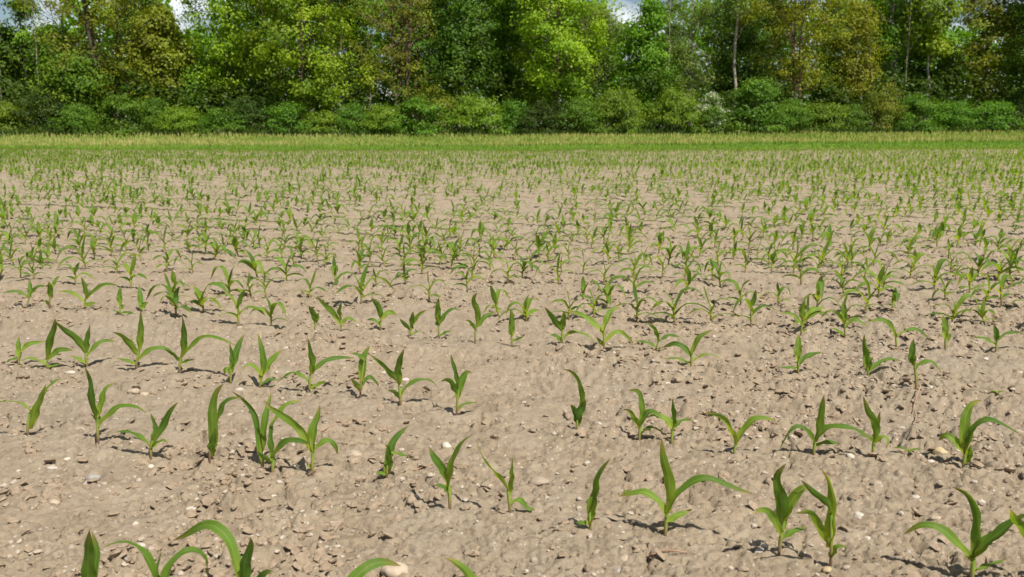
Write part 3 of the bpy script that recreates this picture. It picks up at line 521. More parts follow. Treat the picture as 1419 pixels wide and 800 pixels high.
plants = []            # (root, row, s, look)
rp = random.Random(5)
for row, X, Y, leaves in PLANTS:
    z0 = hz(X, Y)
    root = empty("maize_seedling", (X, Y, z0))
    att = [np.array(l[1][0]) / 1000 for l in leaves]
    top = max(att, key=lambda a: a[2] if abs(a[0]) < .03 else 0).copy()
    top[2] = max(top[2], .03); top[1] *= .3
    if abs(top[0]) > .035: top[0] *= .4
    link("stalk", stalk_mesh(top, .0044 + .0010 * rp.random()), root)
    best, look = 0, ""
    tall = 0
    for w, pts in leaves:
        P = np.array(pts) / 1000.0
        P[0, 1] *= .4
        # every blade starts inside the stalk
        t = min(max(P[0, 2] / top[2], .15), 1); on = top * t
        st = on * .8 + P[0] * .2 if np.linalg.norm(on - P[0]) < .03 else P[0]
        P = np.vstack([st, P[1:]]) if len(P) > 2 else np.vstack([st, P[1:]])
        L = np.linalg.norm(np.diff(P, axis=0), axis=1).sum()
        Wr = min(max(w / 1000 * 1.22, .014 + .06 * min(L, .16)), .034)
        sn = min(w / 1000 / Wr, .97)
        fac = math.sqrt(1 - sn * sn)
        m = 14
        C = catmull(P, m); T = np.gradient(C, axis=0); T /= np.linalg.norm(T, axis=1)[:, None] + 1e-9
        vdir = np.array([X, Y, -1.0]) ; vdir /= np.linalg.norm(vdir)
        inpl = np.cross(T, vdir); inpl /= np.linalg.norm(inpl, axis=1)[:, None] + 1e-9
        inpl *= np.where(inpl[:, 2:3] > 0, 1, -1) if abs(T[:, 2].mean()) < .6 else 1
        S = inpl * sn + vdir * fac
        V, Fq, UV = blade(P, Wr, S, twist=rp.choice((-1, 1)) * rp.uniform(.1, .7), fold=rp.uniform(.12, .4), m=m, across=5, wave=.22, seed=rp.randrange(9999))
        link("leaf", make_mesh("leaf", V, Fq, M_MAIZE, True, UV), root)
        dx = P[-1, 0] - P[0, 0]
        tall = max(tall, P[:, 2].max())
        if abs(dx) > best: best, look = abs(dx), ("a long leaf arching " if abs(dx) > .11 else "a leaf bending ") + ("right" if dx > 0 else "left")
    size = "tall " if tall > .20 else ("low " if tall < .12 else "")
    look = look if best > .03 else "upright narrow leaves"
    plants.append([root, row, X * math.cos(ROW_A) - Y * math.sin(ROW_A), size + "maize seedling with " + look])

# kinds of seedling for the ones further off
def grow(seed):
    r = random.Random(seed); n = r.choice([4, 4, 5, 5]); h = r.uniform(.14, .19)
    top = np.array([r.uniform(-.008, .008), r.uniform(-.008, .008), h * .36])
    out = []; spread = 0; side = r.choice([-1, 1])
    for k in range(n):
        az = (0 if side > 0 else math.pi) + r.uniform(-.5, .5); side = -side
        f = k / max(n - 1, 1)
        L = r.uniform(.08, .15) * (1.15 - .25 * f) * (.7 if k == 0 else 1)
        up = .25 + .75 * f                                    # the youngest leaves stand upright
        d = np.array([math.cos(az), math.sin(az), 0]); st = top * (.35 + .65 * f)
        if f > .75:
            P = [st, st + d * L * .12 + np.array([0, 0, L * .5]), st + d * L * r.uniform(.1, .45) + np.array([0, 0, L * r.uniform(.75, .98)])]
        else:
            P = [st, st + d * L * .30 + np.array([0, 0, L * .42 * up * 1.6]), st + d * L * .68 + np.array([0, 0, L * (.42 * up * 1.5)]), st + d * L * r.uniform(.9, 1.05) + np.array([0, 0, L * r.uniform(-.05, .35) * up])]
        S = np.cross(d, (0, 0, 1))
        out.append((P, r.uniform(.024, .034), S, r.uniform(-.7, .7), r.randrange(9999)))
        spread = max(spread, L)
    return top, out
protos = []
for k in range(16):
    top, lv = grow(100 + k)
    ms = [("stalk", stalk_mesh(top, .0045))]
    for P, W, S, tw, sd in lv:
        V, Fq, UV = blade(P, W, S, tw, .25, 9, 3, .0, sd)
        ms.append(("leaf", make_mesh("leaf", V, Fq, M_MAIZE, True, UV)))
    protos.append((ms, len(lv)))

ROWS = [1.40, 2.13, 2.88, 3.90, 4.65, 5.29, 5.80, 6.20, 6.80, 7.40, 8.05, 8.75]
while ROWS[-1] < 95: ROWS.append(ROWS[-1] + .74)
def row_of(x, y):
    p = rowp(x, y); return min(range(len(ROWS)), key=lambda i: abs(ROWS[i] - p))
spots = [(x, y) for x, y in MID]
taken = [(q[1], q[2]) for q in PLANTS] + spots
# the rest of the rows, about one plant every 0.19 m
cand = []
for i, p in enumerate(ROWS):
    if i < 4: continue
    s = -75.0
    while s < 75:
        s += rp.uniform(.10, .19) if rp.random() > .07 else rp.uniform(.25, .45)
        pp = p + rp.gauss(0, .012)
        x = s * math.cos(ROW_A) + pp * math.sin(ROW_A); y = -s * math.sin(ROW_A) + pp * math.cos(ROW_A)
        if y < 3.2 or abs(x) > .60 * y + .6: continue
        if y > float(field_edge(x)) + .3: continue
        gap = vnoise(np.array([x * .10]), np.array([y * .42]), 77)[0]
        if y > 8 and rp.random() > .60 + .55 * gap: continue
        cand.append((y, x))
cand.sort()
far = []
need = 300 - len(plants) - len(spots)
for y, x in cand:
    if y < 10.5:
        if i >= 0 and any(abs(x - a) < .15 and math.hypot(x - a, y - b) < .15 for a, b in taken): continue
        if rowp(x, y) < 6.0 and abs(x) < .5 * y: continue       # every plant there has been placed from the photograph
        if need > 0 and abs(x) < .585 * y:
            spots.append((x, y)); taken.append((x, y)); need -= 1; continue
    far.append((x, y))
for x, y in spots:
    ms, nl = rp.choice(protos)
    root = empty("maize_seedling", (x, y, hz(x, y)), (0 if rp.random() < .5 else math.pi) + rp.gauss(0, .55), rp.uniform(1.05, 1.5))
    root.rotation_euler = (rp.gauss(0, .10), rp.gauss(0, .10), root.rotation_euler[2])
    for nm, me in ms: link(nm, me, root)
    plants.append([root, row_of(x, y), x * math.cos(ROW_A) - y * math.sin(ROW_A), "small maize seedling with %s leaves" % {3: "three", 4: "four", 5: "five"}[nl]])
rows_in = {}
for q in plants: rows_in.setdefault(q[1], []).append(q)
where = {}
for k, (rw, qs) in enumerate(sorted(rows_in.items())):
    qs.sort(key=lambda q: q[2])
    nm = "front row" if k == 0 else ordinal(k + 1) + " row"
    for j, q in enumerate(qs):
        tag(q[0], "%s, %s from left in the %s" % (q[3], ordinal(j + 1), nm), "maize seedling", "young maize plants in rows")
        where[(q[0].location[0], q[0].location[1])] = (ordinal(j + 1), nm)

# everything beyond: one mass of seedlings too many to count
bagv, bagf, bagu, off = [], [], [], 0
lod = []
for k in range(16):
    top, lv = grow(100 + k)
    a, b, c = [], [], []; o2 = 0
    for P, W, S, tw, sd in lv:
        for mm in (0,):
            V, Fq, UV = blade(P, W * 1.25, S, tw, .2, 6, 2, 0, sd); a.append(V); b.append(Fq + o2); c.append(UV); o2 += len(V)
    lod.append([np.concatenate(a), np.concatenate(b), np.concatenate(c)])
    a, b, c = [], [], []; o2 = 0
    for P, W, S, tw, sd in lv:
        V, Fq, UV = blade(P, W * 1.6, S, 0, .1, 4, 2, 0, sd); a.append(V); b.append(Fq + o2); c.append(UV); o2 += len(V)
    lod[-1] += [np.concatenate(a), np.concatenate(b), np.concatenate(c)]
fz = height([q[0] for q in far], [q[1] for q in far])
for (x, y), z in zip(far, fz):
    L = rp.choice(lod); V, Fq, UV = L[:3] if y < 18 else L[3:]
    a = (0 if rp.random() < .5 else math.pi) + rp.gauss(0, .6); sc = rp.uniform(.95, 1.42); ca, sa = math.cos(a) * sc, math.sin(a) * sc
    W_ = np.empty_like(V); W_[:, 0] = V[:, 0] * ca - V[:, 1] * sa + x; W_[:, 1] = V[:, 0] * sa + V[:, 1] * ca + y; W_[:, 2] = V[:, 2] * sc + z
    bagv.append(W_); bagf.append(Fq + off); bagu.append(UV); off += len(V)
o = link("maize_seedlings", make_mesh("maize_seedlings", np.concatenate(bagv), np.concatenate(bagf), M_MAIZE_FAR, True, np.concatenate(bagu)))
tag(o, "countless small maize seedlings covering the far part of the field", "maize seedlings", kind="stuff")

# ------------------------------------------------------------------ stones lying on the soil
CN = {'w': "pale", 't': "tan", 'g': "grey", 'y': "ochre", 'b': "brown", 'p': "pinkish"}
keys = list(where)
used = set()
for X, Y, wmm, c in STONES:
    V0, F0 = ICO2
    s = wmm / 2000
    j = 1 + .22 * (rng.random(len(V0)) - .5)
    ax = rng.normal(size=3); ax /= np.linalg.norm(ax)
    ax2 = rng.normal(size=3)
    P = V0 * (1 + .14 * np.sin(3 * V0 @ ax + rng.random() * 6) + .10 * np.sin(4 * V0 @ ax2 + 1))[:, None] * (1 + (j - 1) * .6)[:, None]
    for _ in range(3):                                     # broken faces
        fn = rng.normal(size=3); fn /= np.linalg.norm(fn); e = np.maximum(P @ fn - rng.uniform(.68, .9), 0); P = P - e[:, None] * fn
    flat = rng.uniform(.45, .75)
    P = P * np.array([s, s * rng.uniform(.65, .95), s * flat])
    z = hz(X, Y)
    o = link("stone", make_mesh("stone", P, F0, M_STONE[c]), None, (X, Y, z + s * flat * .18 - .002), rng.uniform(-.5, .5))
    kx = min(keys, key=lambda q: math.hypot(q[0] - X, q[1] - Y)); oj, nm = where[kx]
    dx, dy = X - kx[0], Y - kx[1]
    if abs(dx) > abs(dy) * .8: rel = "right of" if dx > 0 else "left of"
    else: rel = "behind" if dy > 0 else "in front of"
    sz = "large" if wmm > 42 else ("small" if wmm < 22 else "rounded")
    for extra in (sz, "flat " + sz, "smooth " + sz, "rough " + sz, "half-buried " + sz, "weathered " + sz):
        lab = "%s %s stone %s the %s seedling in the %s" % (extra, CN[c], rel, oj, nm)
        if lab not in used: break
    used.add(lab)
    tag(o, lab, "stone", "stones lying on the soil")

# dry stalks, a bared root and two weeds
def stick(pts, r, name, label, cat):
    P = catmull([(x, y, hz(x, y) + dz) for x, y, dz in pts], 9)
    V, Fq, UV = tube(P, np.linspace(r, r * .6, 9), 6)
    return tag(link(name, make_mesh(name, V, Fq, M_STRAW, True, UV)), label, cat)
stick([(.325, 2.02, .004), (.365, 2.015, .007), (.42, 2.02, .004)], .0032, "dry_twig", "reddish brown dry twig below the tallest seedling of the second row", "twig")
stick([(-.66, 2.86, .003), (-.585, 2.97, .010), (-.50, 2.965, .006), (-.40, 2.97, .004)], .0022, "dry_root", "thin curved dry root on bare soil left of centre", "root")
stick([(1.56, 3.33, .03), (1.50, 3.24, .018), (1.455, 3.12, .012), (1.40, 3.02, .003)], .0028, "dry_stalk", "bare reddish stalk trailing on the soil below a fourth-row seedling", "stalk")
stick([(-.30, 2.60, .003), (-.22, 2.63, .008), (-.13, 2.60, .003)], .0018, "dry_root", "short dark root thread between the second and third rows", "root")
def weed(x, y, n, L, name, label, sd):
    r = random.Random(sd); root = empty(name, (x, y, hz(x, y)))
    V, Fq, UV = tube(np.array([(0, 0, -.01), (0, 0, .006), (0, 0, .014)]), [.002, .002, .0015], 6)
    link("stem", make_mesh("stem", V, Fq, M_STALK, True, UV), root)
    for k in range(n):
        a = k * 2.4 + r.uniform(-.4, .4); d = np.array([math.cos(a), math.sin(a) * .6, 0])
        V, Fq, UV = blade([(0, 0, .008), d * L * .5 + np.array([0, 0, L * .35]), d * L + np.array([0, 0, L * .3])], L * .38, np.cross(d, (0, 0, 1)), .1, .2, 7, 3)
        link("leaf", make_mesh("leaf", V, Fq, M_MAIZE, True, UV), root)
    tag(root, label, "weed")
weed(1.235, 2.68, 2, .05, "weed", "tiny two-leaved weed beside the ochre stone near the third row", 1)
weed(1.86, 3.33, 4, .035, "weed", "flat yellowish weed on bare soil near the right edge", 2)
weed(.33, 2.42, 5, .02, "weed", "very small weed sprouting behind the tallest second-row seedling", 3)

# ------------------------------------------------------------------ grass of the verge
def grass(name, n, xr, y0f, y1f, hmin, hmax, wid, mat, label, dense_front, tint0, tint1, bend=.25):
    x = (rng.random(n) * 2 - 1) * xr
    t = rng.random(n) ** dense_front
    y = y0f(x) * (1 - t) + y1f(x) * t
    z = terrain(x, y) + .02
    patch = vnoise(x * .18, y * .5, 91) * .6 + vnoise(x * .8, y * 1.3, 92) * .4
    h = (hmin + (hmax - hmin) * rng.random(n)) * (.6 + .8 * patch)
    a = rng.random(n) * 6.283; lean = bend * h * rng.random(n); la = rng.random(n) * 6.283
    w = wid * (.6 + .8 * rng.random(n))
    dx, dy = np.cos(a) * w / 2, np.sin(a) * w / 2
    b0 = np.stack([x - dx, y - dy, z], -1); b1 = np.stack([x + dx, y + dy, z], -1)
    mx_, my_ = x + np.cos(la) * lean * .35, y + np.sin(la) * lean * .35
    m0 = np.stack([mx_ - dx * .8, my_ - dy * .8, z + h * .6], -1); m1 = np.stack([mx_ + dx * .8, my_ + dy * .8, z + h * .6], -1)
    tp = np.stack([x + np.cos(la) * lean, y + np.sin(la) * lean, z + h], -1)
    tq = tp + np.stack([dx * .3, dy * .3, 0 * dx], -1)
    V = np.stack([b0, b1, m0, m1, tp, tq], 1).reshape(-1, 3)
    k = np.arange(n) * 6
    F1 = np.stack([k, k + 1, k + 3, k + 2], -1); F2 = np.stack([k + 2, k + 3, k + 5, k + 4], -1)
    tn = np.clip((patch - .2) * .85 + rng.random(n) * .4, 0, 1)
    A = np.concatenate([tint0[0] + (tint0[1] - tint0[0]) * tn, tint1[0] + (tint1[1] - tint1[0]) * tn])
    o = link(name, make_mesh(name, V, np.concatenate([F1, F2]), mat, True, None, {"tint": A})); tag(o, label, "grass", kind="stuff")
grass("tall_grass", 40000, 52, lambda x: verge_edge(x) - .4 + 1.2 * vnoise(x * .3, x * 0, 6), lambda x: verge_edge(x) + 17, .16, .42, .065, M_LEAF['grass'],
      "tall ripening meadow grass in front of the hedge", 1.4, (.0, .55), (.38, .93))
grass("short_grass", 28000, 50, lambda x: field_edge(x) - 3.2 + 4.5 * vnoise(x * .25, x * 0, 7), lambda x: verge_edge(x) + .8, .05, .17, .05, M_LEAF['turf'],
      "short green turf along the edge of the field", .75, (0, .6), (.2, 1.0))
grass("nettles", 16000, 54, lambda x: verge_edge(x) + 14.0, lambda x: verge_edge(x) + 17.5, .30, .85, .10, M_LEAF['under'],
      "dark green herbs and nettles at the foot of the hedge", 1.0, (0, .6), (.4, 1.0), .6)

# ------------------------------------------------------------------ trees and shrubs
def leaves_mesh(name, C, size, mat, tint, up=.5, aspect=.62, seed=0, droop=0.0, dirs=None):
    r = np.random.default_rng(seed); n = len(C)
    nr = r.normal(size=(n, 3))
    if dirs is not None: nr = nr * .48 + dirs
    else: nr[:, 2] = np.abs(nr[:, 2])
    nr[:, 2] += up; nr /= np.linalg.norm(nr, axis=1)[:, None]
    a = r.normal(size=(n, 3)); a[:, 2] -= droop; a -= (a * nr).sum(1)[:, None] * nr; a /= np.linalg.norm(a, axis=1)[:, None] + 1e-9
    b = np.cross(nr, a)
    L = (size * (.65 + .7 * r.random(n)))[:, None]
    v0 = C - a * L * .5; v2 = C + a * L * .5
    mid = C - nr * L * .0 + a * L * .05
    v1 = mid + b * L * aspect * .5 + nr * L * .10; v3 = mid - b * L * aspect * .5 + nr * L * .10
    V = np.stack([v0, v1, v2, v3], 1).reshape(-1, 3)
    return make_mesh(name, V, np.arange(n * 4).reshape(n, 4), mat, False, None, {"tint": np.clip(tint, 0, 1)})

def tree_meshes(seed, h, cw, cb, leafmat, bark, nclump=150, per=95, lsize=.24, cr=.75, tr=.18, stems=1, limb=9, fullness=.0, aspect=.62, droop=0.0, peak=.55, twig=1.0):
    r = np.random.default_rng(seed)
    bag = Bag(); nodes = []
    def branch(p0, p1, r0, r1, m=7, wob=.06, sides=6):
        p0 = np.array(p0, float); p1 = np.array(p1, float); L = np.linalg.norm(p1 - p0)
        t = np.linspace(0, 1, m)[:, None]
        P = p0 * (1 - t) + p1 * t
        P[1:-1] += r.normal(size=(m - 2, 3)) * L * wob * np.array([1, 1, .4])
        P[:, 2] += (np.sin(t[:, 0] * np.pi) * L * .07)
        V, Fq, UV = tube(P, np.linspace(r0, r1, m), sides); bag.add(V, Fq, UV)
        for q, rad in zip(P, np.linspace(r0, r1, m)): nodes.append((q, rad))
        return P
    trunks = []
    for s in range(stems):
        a = r.random() * 6.28; k = 0 if stems == 1 else 1
        base = np.array([math.cos(a), math.sin(a), 0]) * tr * 1.6 * k
        topx = np.array([math.cos(a), math.sin(a), 0]) * cw * .35 * k + np.array([r.normal() * .25, r.normal() * .25, 0])
        base[2] = -.3
        P = branch(base, base + topx + np.array([0, 0, h * r.uniform(.82, .92)]), tr * (1 if k == 0 else .75), tr * .16, 11, .006, 8)
        trunks.append(P)
    ph = r.random(4) * 6.28
    def rad(z, a):
        u = np.clip((z - cb) / (h - cb), 0, 1)
        pr = np.where(u < peak, .55 + .45 * np.sin(u / peak * np.pi / 2), np.cos((u - peak) / (1 - peak) * np.pi / 2) ** .65)
        return cw * pr * (1 + .16 * np.sin(2 * a + ph[0]) + .13 * np.sin(3 * a + ph[1] + z * .7) + .08 * np.sin(5 * a + ph[2] + z * 1.7))
    for k in range(limb):
        P = trunks[k % len(trunks)]; z0 = cb * .75 + (h * .78 - cb * .75) * (k + r.random()) / limb
        i = int(np.argmin(np.abs(P[:, 2] - z0))); a = k * 2.4 + r.random()
        z1 = min(z0 + cw * r.uniform(.35, .95), h * .95); rr = float(rad(np.array(z1), a)) * r.uniform(.6, .88)
        q = branch(P[i], (P[i][0] * .4 + math.cos(a) * rr, P[i][1] * .4 + math.sin(a) * rr, z1), tr * r.uniform(.34, .5), tr * .09, 8, .05, 6)
        for _ in range(2):
            j = r.integers(3, 7); d = r.normal(size=3) * cw * .22; d[2] = abs(d[2]) + cw * .12
            branch(q[j], q[j] + d, tr * .16, tr * .05, 5, .06, 4)
    nodes_p = np.array([q for q, _ in nodes]); nodes_r = np.array([x for _, x in nodes])
    cs = []
    while len(cs) < nclump:
        z = cb + (h - cb) * r.random() ** .9; a = r.random() * 6.283
        f = 1 - (1 - r.random() ** .55) * (1 - fullness * .3)
        rr = float(rad(np.array(z), a)) * f
        cs.append((math.cos(a) * rr, math.sin(a) * rr, z))
    cs = np.array(cs)
    up_ok = nodes_p[:, 2] > cb * .5
    npk, nrk = nodes_p[up_ok], nodes_r[up_ok]
    for c in cs:
        d = np.linalg.norm(npk - c + np.array([0, 0, .6]), axis=1); i = int(np.argmin(d))
        if d[i] > .5:
            m_ = (npk[i] + c) / 2 + r.normal(size=3) * .12
            V, Fq, UV = tube(np.array([npk[i], m_, c]), np.array([min(nrk[i] * .6, .05), .024, .010]) * twig, 3); bag.add(V, Fq, UV)
    per_c = np.maximum(8, (1.35 * per * (.4 + 1.2 * r.random(nclump))).astype(int))
    idx = np.repeat(np.arange(nclump), per_c)
    sc = cr * (.6 + .8 * r.random(nclump))
    g3 = r.normal(size=(len(idx), 3)); C = cs[idx] + g3 * (sc[idx, None] * np.array([.60, .60, .38]))
    ctr = cs[idx] * np.array([1, 1, 0]); dirs = g3 / (np.linalg.norm(g3, axis=1)[:, None] + .3) * .9 + ctr / (cw + .01) * .7
    C[:, 2] = np.maximum(C[:, 2], .12)
    ct = r.random(nclump)
    tint = ct[idx] * .55 + r.random(len(idx)) * .25 + .1
    return bag.mesh("trunk", M_BARK[bark]), leaves_mesh("crown", C, lsize, M_LEAF[leafmat], tint, .5, aspect, seed + 1, droop, dirs)

def place(name, meshes, X, Y, label, cat, rz=0.0, sc=(1, 1, 1), group=None, names=("trunk", "crown")):
    root = empty(name, (X, Y, float(terrain(X, Y))), rz); root.scale = sc
    for nm, me in zip(names, meshes):
        if me is not None: link(nm, me, root)
    tag(root, label, cat, group); return root

def PX(px, D): return (px - 709.5) / 1250 * D           # metres to the side of the view axis at distance D
def PZ(py, D): return 1.0 + (183 - py) / 1250 * D - .75  # metres above the ground there
def TD(px, off): return (74 + off) / (1 - .16 * (px - 709.5) / 1250)
TREES = [
 # name, label, px, off, half width px, crown foot py, crown top py, leaf, bark, options
 ("poplar_tree", "slim dark-stemmed tree with a sparse small crown against the sky near the left edge", 55, 6, 17, 62, -70, 'green', 'dark', dict(nclump=46, per=55, cr=.6, tr=.17, limb=9, peak=.6)),
 ("leafy_tree", "low dark green tree under the slim poplar near the left edge", 26, 8, 46, 150, 44, 'deep', 'brown', dict(nclump=130, per=85)),
 ("leafy_tree", "mid green tree left of the big bronze tree", 92, 5, 30, 150, 46, 'green', 'dark', dict(nclump=130, per=85)),
 ("bronze_tree", "big bronze-leaved tree with forked dark limbs, left part of the wood", 160, 3, 74, 138, -95, 'bronze', 'dark', dict(nclump=210, per=62, cr=.7, tr=.24, stems=3, limb=14, lsize=.21)),
 ("bronze_tree", "lower olive-bronze tree right of the big bronze tree", 236, 5, 42, 150, 26, 'bronze', 'brown', dict(nclump=140, per=75, lsize=.3)),
 ("leafy_tree", "small bright green tree beneath the big bronze tree", 110, 1.5, 40, 165, 78, 'green', 'dark', dict(nclump=90, per=85)),
 ("leafy_tree", "lime green tree with gaps of sky showing through, left of the broad lime tree", 328, 4, 52, 120, -70, 'lime', 'dark', dict(nclump=150, per=70, cr=.7, limb=11)),
 ("leafy_tree", "green tree filling below the lime tree with sky gaps", 300, 6, 44, 160, 88, 'green', 'dark', dict(nclump=100, per=85)),
 ("leafy_tree", "broad lime green tree with a brown trunk, left of centre", 425, 2, 84, 148, -120, 'lime', 'brown', dict(nclump=270, per=90, tr=.26, limb=14)),
 ("bronze_tree", "tree of reddish bare-looking branches and thin bronze leaves left of centre", 556, 3, 62, 132, -100, 'bronze', 'brown', dict(nclump=190, per=40, cr=.65, tr=.2, stems=4, limb=16, lsize=.2, twig=1.7)),
 ("young_tree", "young tree with a thin pale stem in front of the reddish branches", 514, .5, 14, 128, 96, 'lime', 'pale', dict(nclump=16, per=40, cr=.4, tr=.05, limb=4)),
 ("leafy_tree", "dense deep green tree right of the reddish branched tree", 645, 4, 56, 140, -90, 'deep', 'dark', dict(nclump=200, per=95)),
 ("leafy_tree", "narrow green tree behind and left of the large central tree", 700, 7, 40, 140, -60, 'green', 'brown', dict(nclump=150, per=90)),
 ("leafy_tree", "large rounded green-yellow tree in the centre of the wood", 770, 2, 76, 150, -130, 'lime', 'brown', dict(nclump=280, per=95, tr=.25, limb=14, cr=.8)),
 ("willow_tree", "greyish willow-like tree sloping down to the gap of sky", 822, 7, 40, 120, 22, 'willow', 'dark', dict(nclump=130, per=95, lsize=.21, aspect=.4, droop=.8)),
 ("leafy_tree", "green tree with a dark upright stem just right of the sky gap", 893, 4, 34, 150, 14, 'green', 'dark', dict(nclump=110, per=80, tr=.16, peak=.4)),
 ("willow_tree", "tall feathery grey-green tree right of the sky gap", 950, 6, 50, 135, -85, 'willow', 'pale', dict(nclump=170, per=80, lsize=.21, aspect=.4, droop=.8, cr=.7)),
 ("birch_tree", "tall tree with a straight pale pinkish trunk right of centre", 1011, 3.5, 30, 30, -140, 'willow', 'pale', dict(nclump=60, per=60, tr=.17, limb=8)),
 ("leafy_tree", "dark green tree behind the pale pinkish trunk", 1010, 9, 40, 140, 6, 'deep', 'dark', dict(nclump=120, per=80)),
 ("bronze_tree", "wide olive-yellow tree right of the pale pinkish trunk", 1100, 2.5, 72, 128, -100, 'olive', 'brown', dict(nclump=220, per=62, tr=.2, stems=3, limb=14, lsize=.21)),
 ("bronze_tree", "narrow rusty yellow tree on the flank of the wide olive tree", 1172, 4, 30, 135, 18, 'olive', 'brown', dict(nclump=110, per=70, lsize=.21)),
 ("leafy_tree", "slim tall green tree with thin leaning stems right of the olive trees", 1224, 6, 40, 130, -90, 'green', 'pale', dict(nclump=140, per=75, tr=.12, stems=3, limb=9)),
 ("birch_tree", "fresh green tree with a short white trunk below its crown", 1272, 3.5, 36, 78, -50, 'lime', 'pale', dict(nclump=110, per=75, tr=.13, limb=8, lsize=.3)),
 ("leafy_tree", "dark tree beneath the white-trunked birch", 1262, 8, 50, 160, 62, 'deep', 'dark', dict(nclump=120, per=85)),
 ("bronze_tree", "dark bronze-green tree near the right edge beside a gap of sky", 1348, 3, 42, 140, -80, 'bronze', 'dark', dict(nclump=160, per=75, tr=.2, limb=12)),
 ("leafy_tree", "big shady deep green tree at the right edge", 1412, 1, 52, 145, -110, 'deep', 'dark', dict(nclump=220, per=90, tr=.27, limb=13)),
]
made = []
for k, (nm, lab, px, off, hw, fpy, tpy, leaf, bark, kw) in enumerate(TREES):
    D = TD(px, off); h = PZ(tpy, D); cw = hw / 1250 * D; cb = max(PZ(fpy, D), .6)
    ms = tree_meshes(300 + 7 * k, h, cw, cb, leaf, bark, **kw); made.append(ms)
    if 0 <= px <= 1419 : place(nm, ms, PX(px, D), D, lab, "tree", group="trees of the wood behind the field")
    else: place(nm, ms, PX(px, D), D, lab, "tree")

# bare thin stems at the left edge
def bare(seed, h, r0, bark):
    r = np.random.default_rng(seed); bag = Bag()
    P = np.array([(r.normal() * .05, r.normal() * .05, z) for z in np.linspace(-.3, h, 10)])
    V, Fq, UV = tube(P, np.linspace(r0, r0 * .25, 10), 7); trunk = Bag(); trunk.add(V, Fq, UV)
    for k in range(16):
        z = h * (.35 + .62 * k / 16); a = r.random() * 6.28; L = r.uniform(.5, 1.3)
        p0 = np.array([0, 0, z]); p1 = p0 + np.array([math.cos(a) * L * .6, math.sin(a) * L * .6, L])
        V, Fq, UV = tube(np.array([p0, (p0 + p1) / 2 + r.normal(size=3) * .05, p1]), [r0 * .3, r0 * .2, .008], 4); bag.add(V, Fq, UV)
    return trunk.mesh("trunk", M_BARK[bark]), bag.mesh("branches", M_BARK[bark])
for k, (px, off, tpy, r0, lab) in enumerate([
    (4, 4, -60, .07, "bare pale stem at the very left edge"), (17, 5, -40, .06, "second bare pale stem from the left edge"),
    (69, 3, -30, .05, "thin bare pale stem just right of the slim poplar"), (921, 3, -20, .05, "thin white bare stem in front of the feathery tree"),
    (1208, 3, -40, .055, "thin slanting bare stem between the olive and slim trees"), (1242, 3.2, -40, .06, "thin upright bare stem left of the white-trunked birch")]):
    D = TD(px, off)
    o = place("bare_stem", bare(40 + k, PZ(tpy, D), r0, 'pale'), PX(px, D), D, lab, "bare tree", names=("trunk", "branches"), group="bare stems in the wood")
    if k == 4: o.rotation_euler = (0, R(-9), 0)

# second rank, seen through and above the first
BACK = [(150, 15, 1, .9, "green tree deep in the wood behind the big bronze tree"), (215, 16, 11, .75, "deep green tree behind the olive-bronze tree"),
        (375, 15, 11, .95, "deep green tree behind the lime trees"), (490, 15, 12, 1.0, "green tree behind the broad lime tree"),
        (585, 16, 11, .95, "deep green tree behind the reddish branches"), (680, 17, 16, .9, "feathery tree behind the deep green tree"),
        (745, 17, 11, .95, "deep green tree behind the central tree"), (925, 16, 11, .62, "low deep green tree behind the feathery tree"),
        (1060, 16, 11, .8, "deep green tree behind the wide olive tree"), (1140, 17, 12, .85, "green tree behind the olive trees"),
        (1205, 15, 11, .85, "deep green tree behind the slim tall tree"), (1385, 15, 12, .8, "green tree behind the shady edge tree")]
for k, (px, off, src, s, lab) in enumerate(BACK):
    D = TD(px, off)
    place("leafy_tree", made[src], PX(px, D), D, lab, "tree", rz=k * 1.3 + .5, sc=(s * 1.1, s * 1.1, s), group="trees of the wood behind the field")

# the dim inside of the wood: one mass of leaves nobody could take apart
def mass(name, n, y0, y1, ztop, size, mat, label, cat, seed):
    r = np.random.default_rng(seed); C = []
    x = (r.random(n) * 2 - 1) * 58; y = 74 + .16 * x + y0 + (y1 - y0) * r.random(n)
    top = ztop(x, y); z = top * r.random(n) ** .85
    cl = vnoise(x * .8, z * .9, seed) ; keep = cl > .30
    x, y, z, cl = x[keep], y[keep], z[keep], cl[keep]
    C = np.stack([x, y, terrain(x, y) + z + .1], -1)
    o = link(name, leaves_mesh(name, C, size, mat, cl * .6 + r.random(len(x)) * .4, .4, .6, seed)); tag(o, label, cat, kind="stuff")
def pxof(x, y): return x / y * 1250 + 709.5
def wood_top(x, y):
    p = pxof(x, y); h = 14.5 + 4.0 * (vnoise(x * .15, x * 0 + 4, 21) - .5) + 2.0 * (vnoise(x * .5, x * 0 + 4, 22) - .5)
    for c, w, lo in ((45, 62, 9.6), (280, 26, 10.0), (862, 26, 11.4), (1311, 16, 11.8)): h = np.where(np.abs(p - c) < w, np.minimum(h, lo), h)
    return h
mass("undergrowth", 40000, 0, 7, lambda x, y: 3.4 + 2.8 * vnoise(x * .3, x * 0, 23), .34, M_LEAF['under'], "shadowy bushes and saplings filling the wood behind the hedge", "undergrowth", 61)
mass("woodland", 85000, 19, 34, wood_top, .62, M_LEAF['green'], "dark mass of trees deep inside the wood", "woodland", 62)

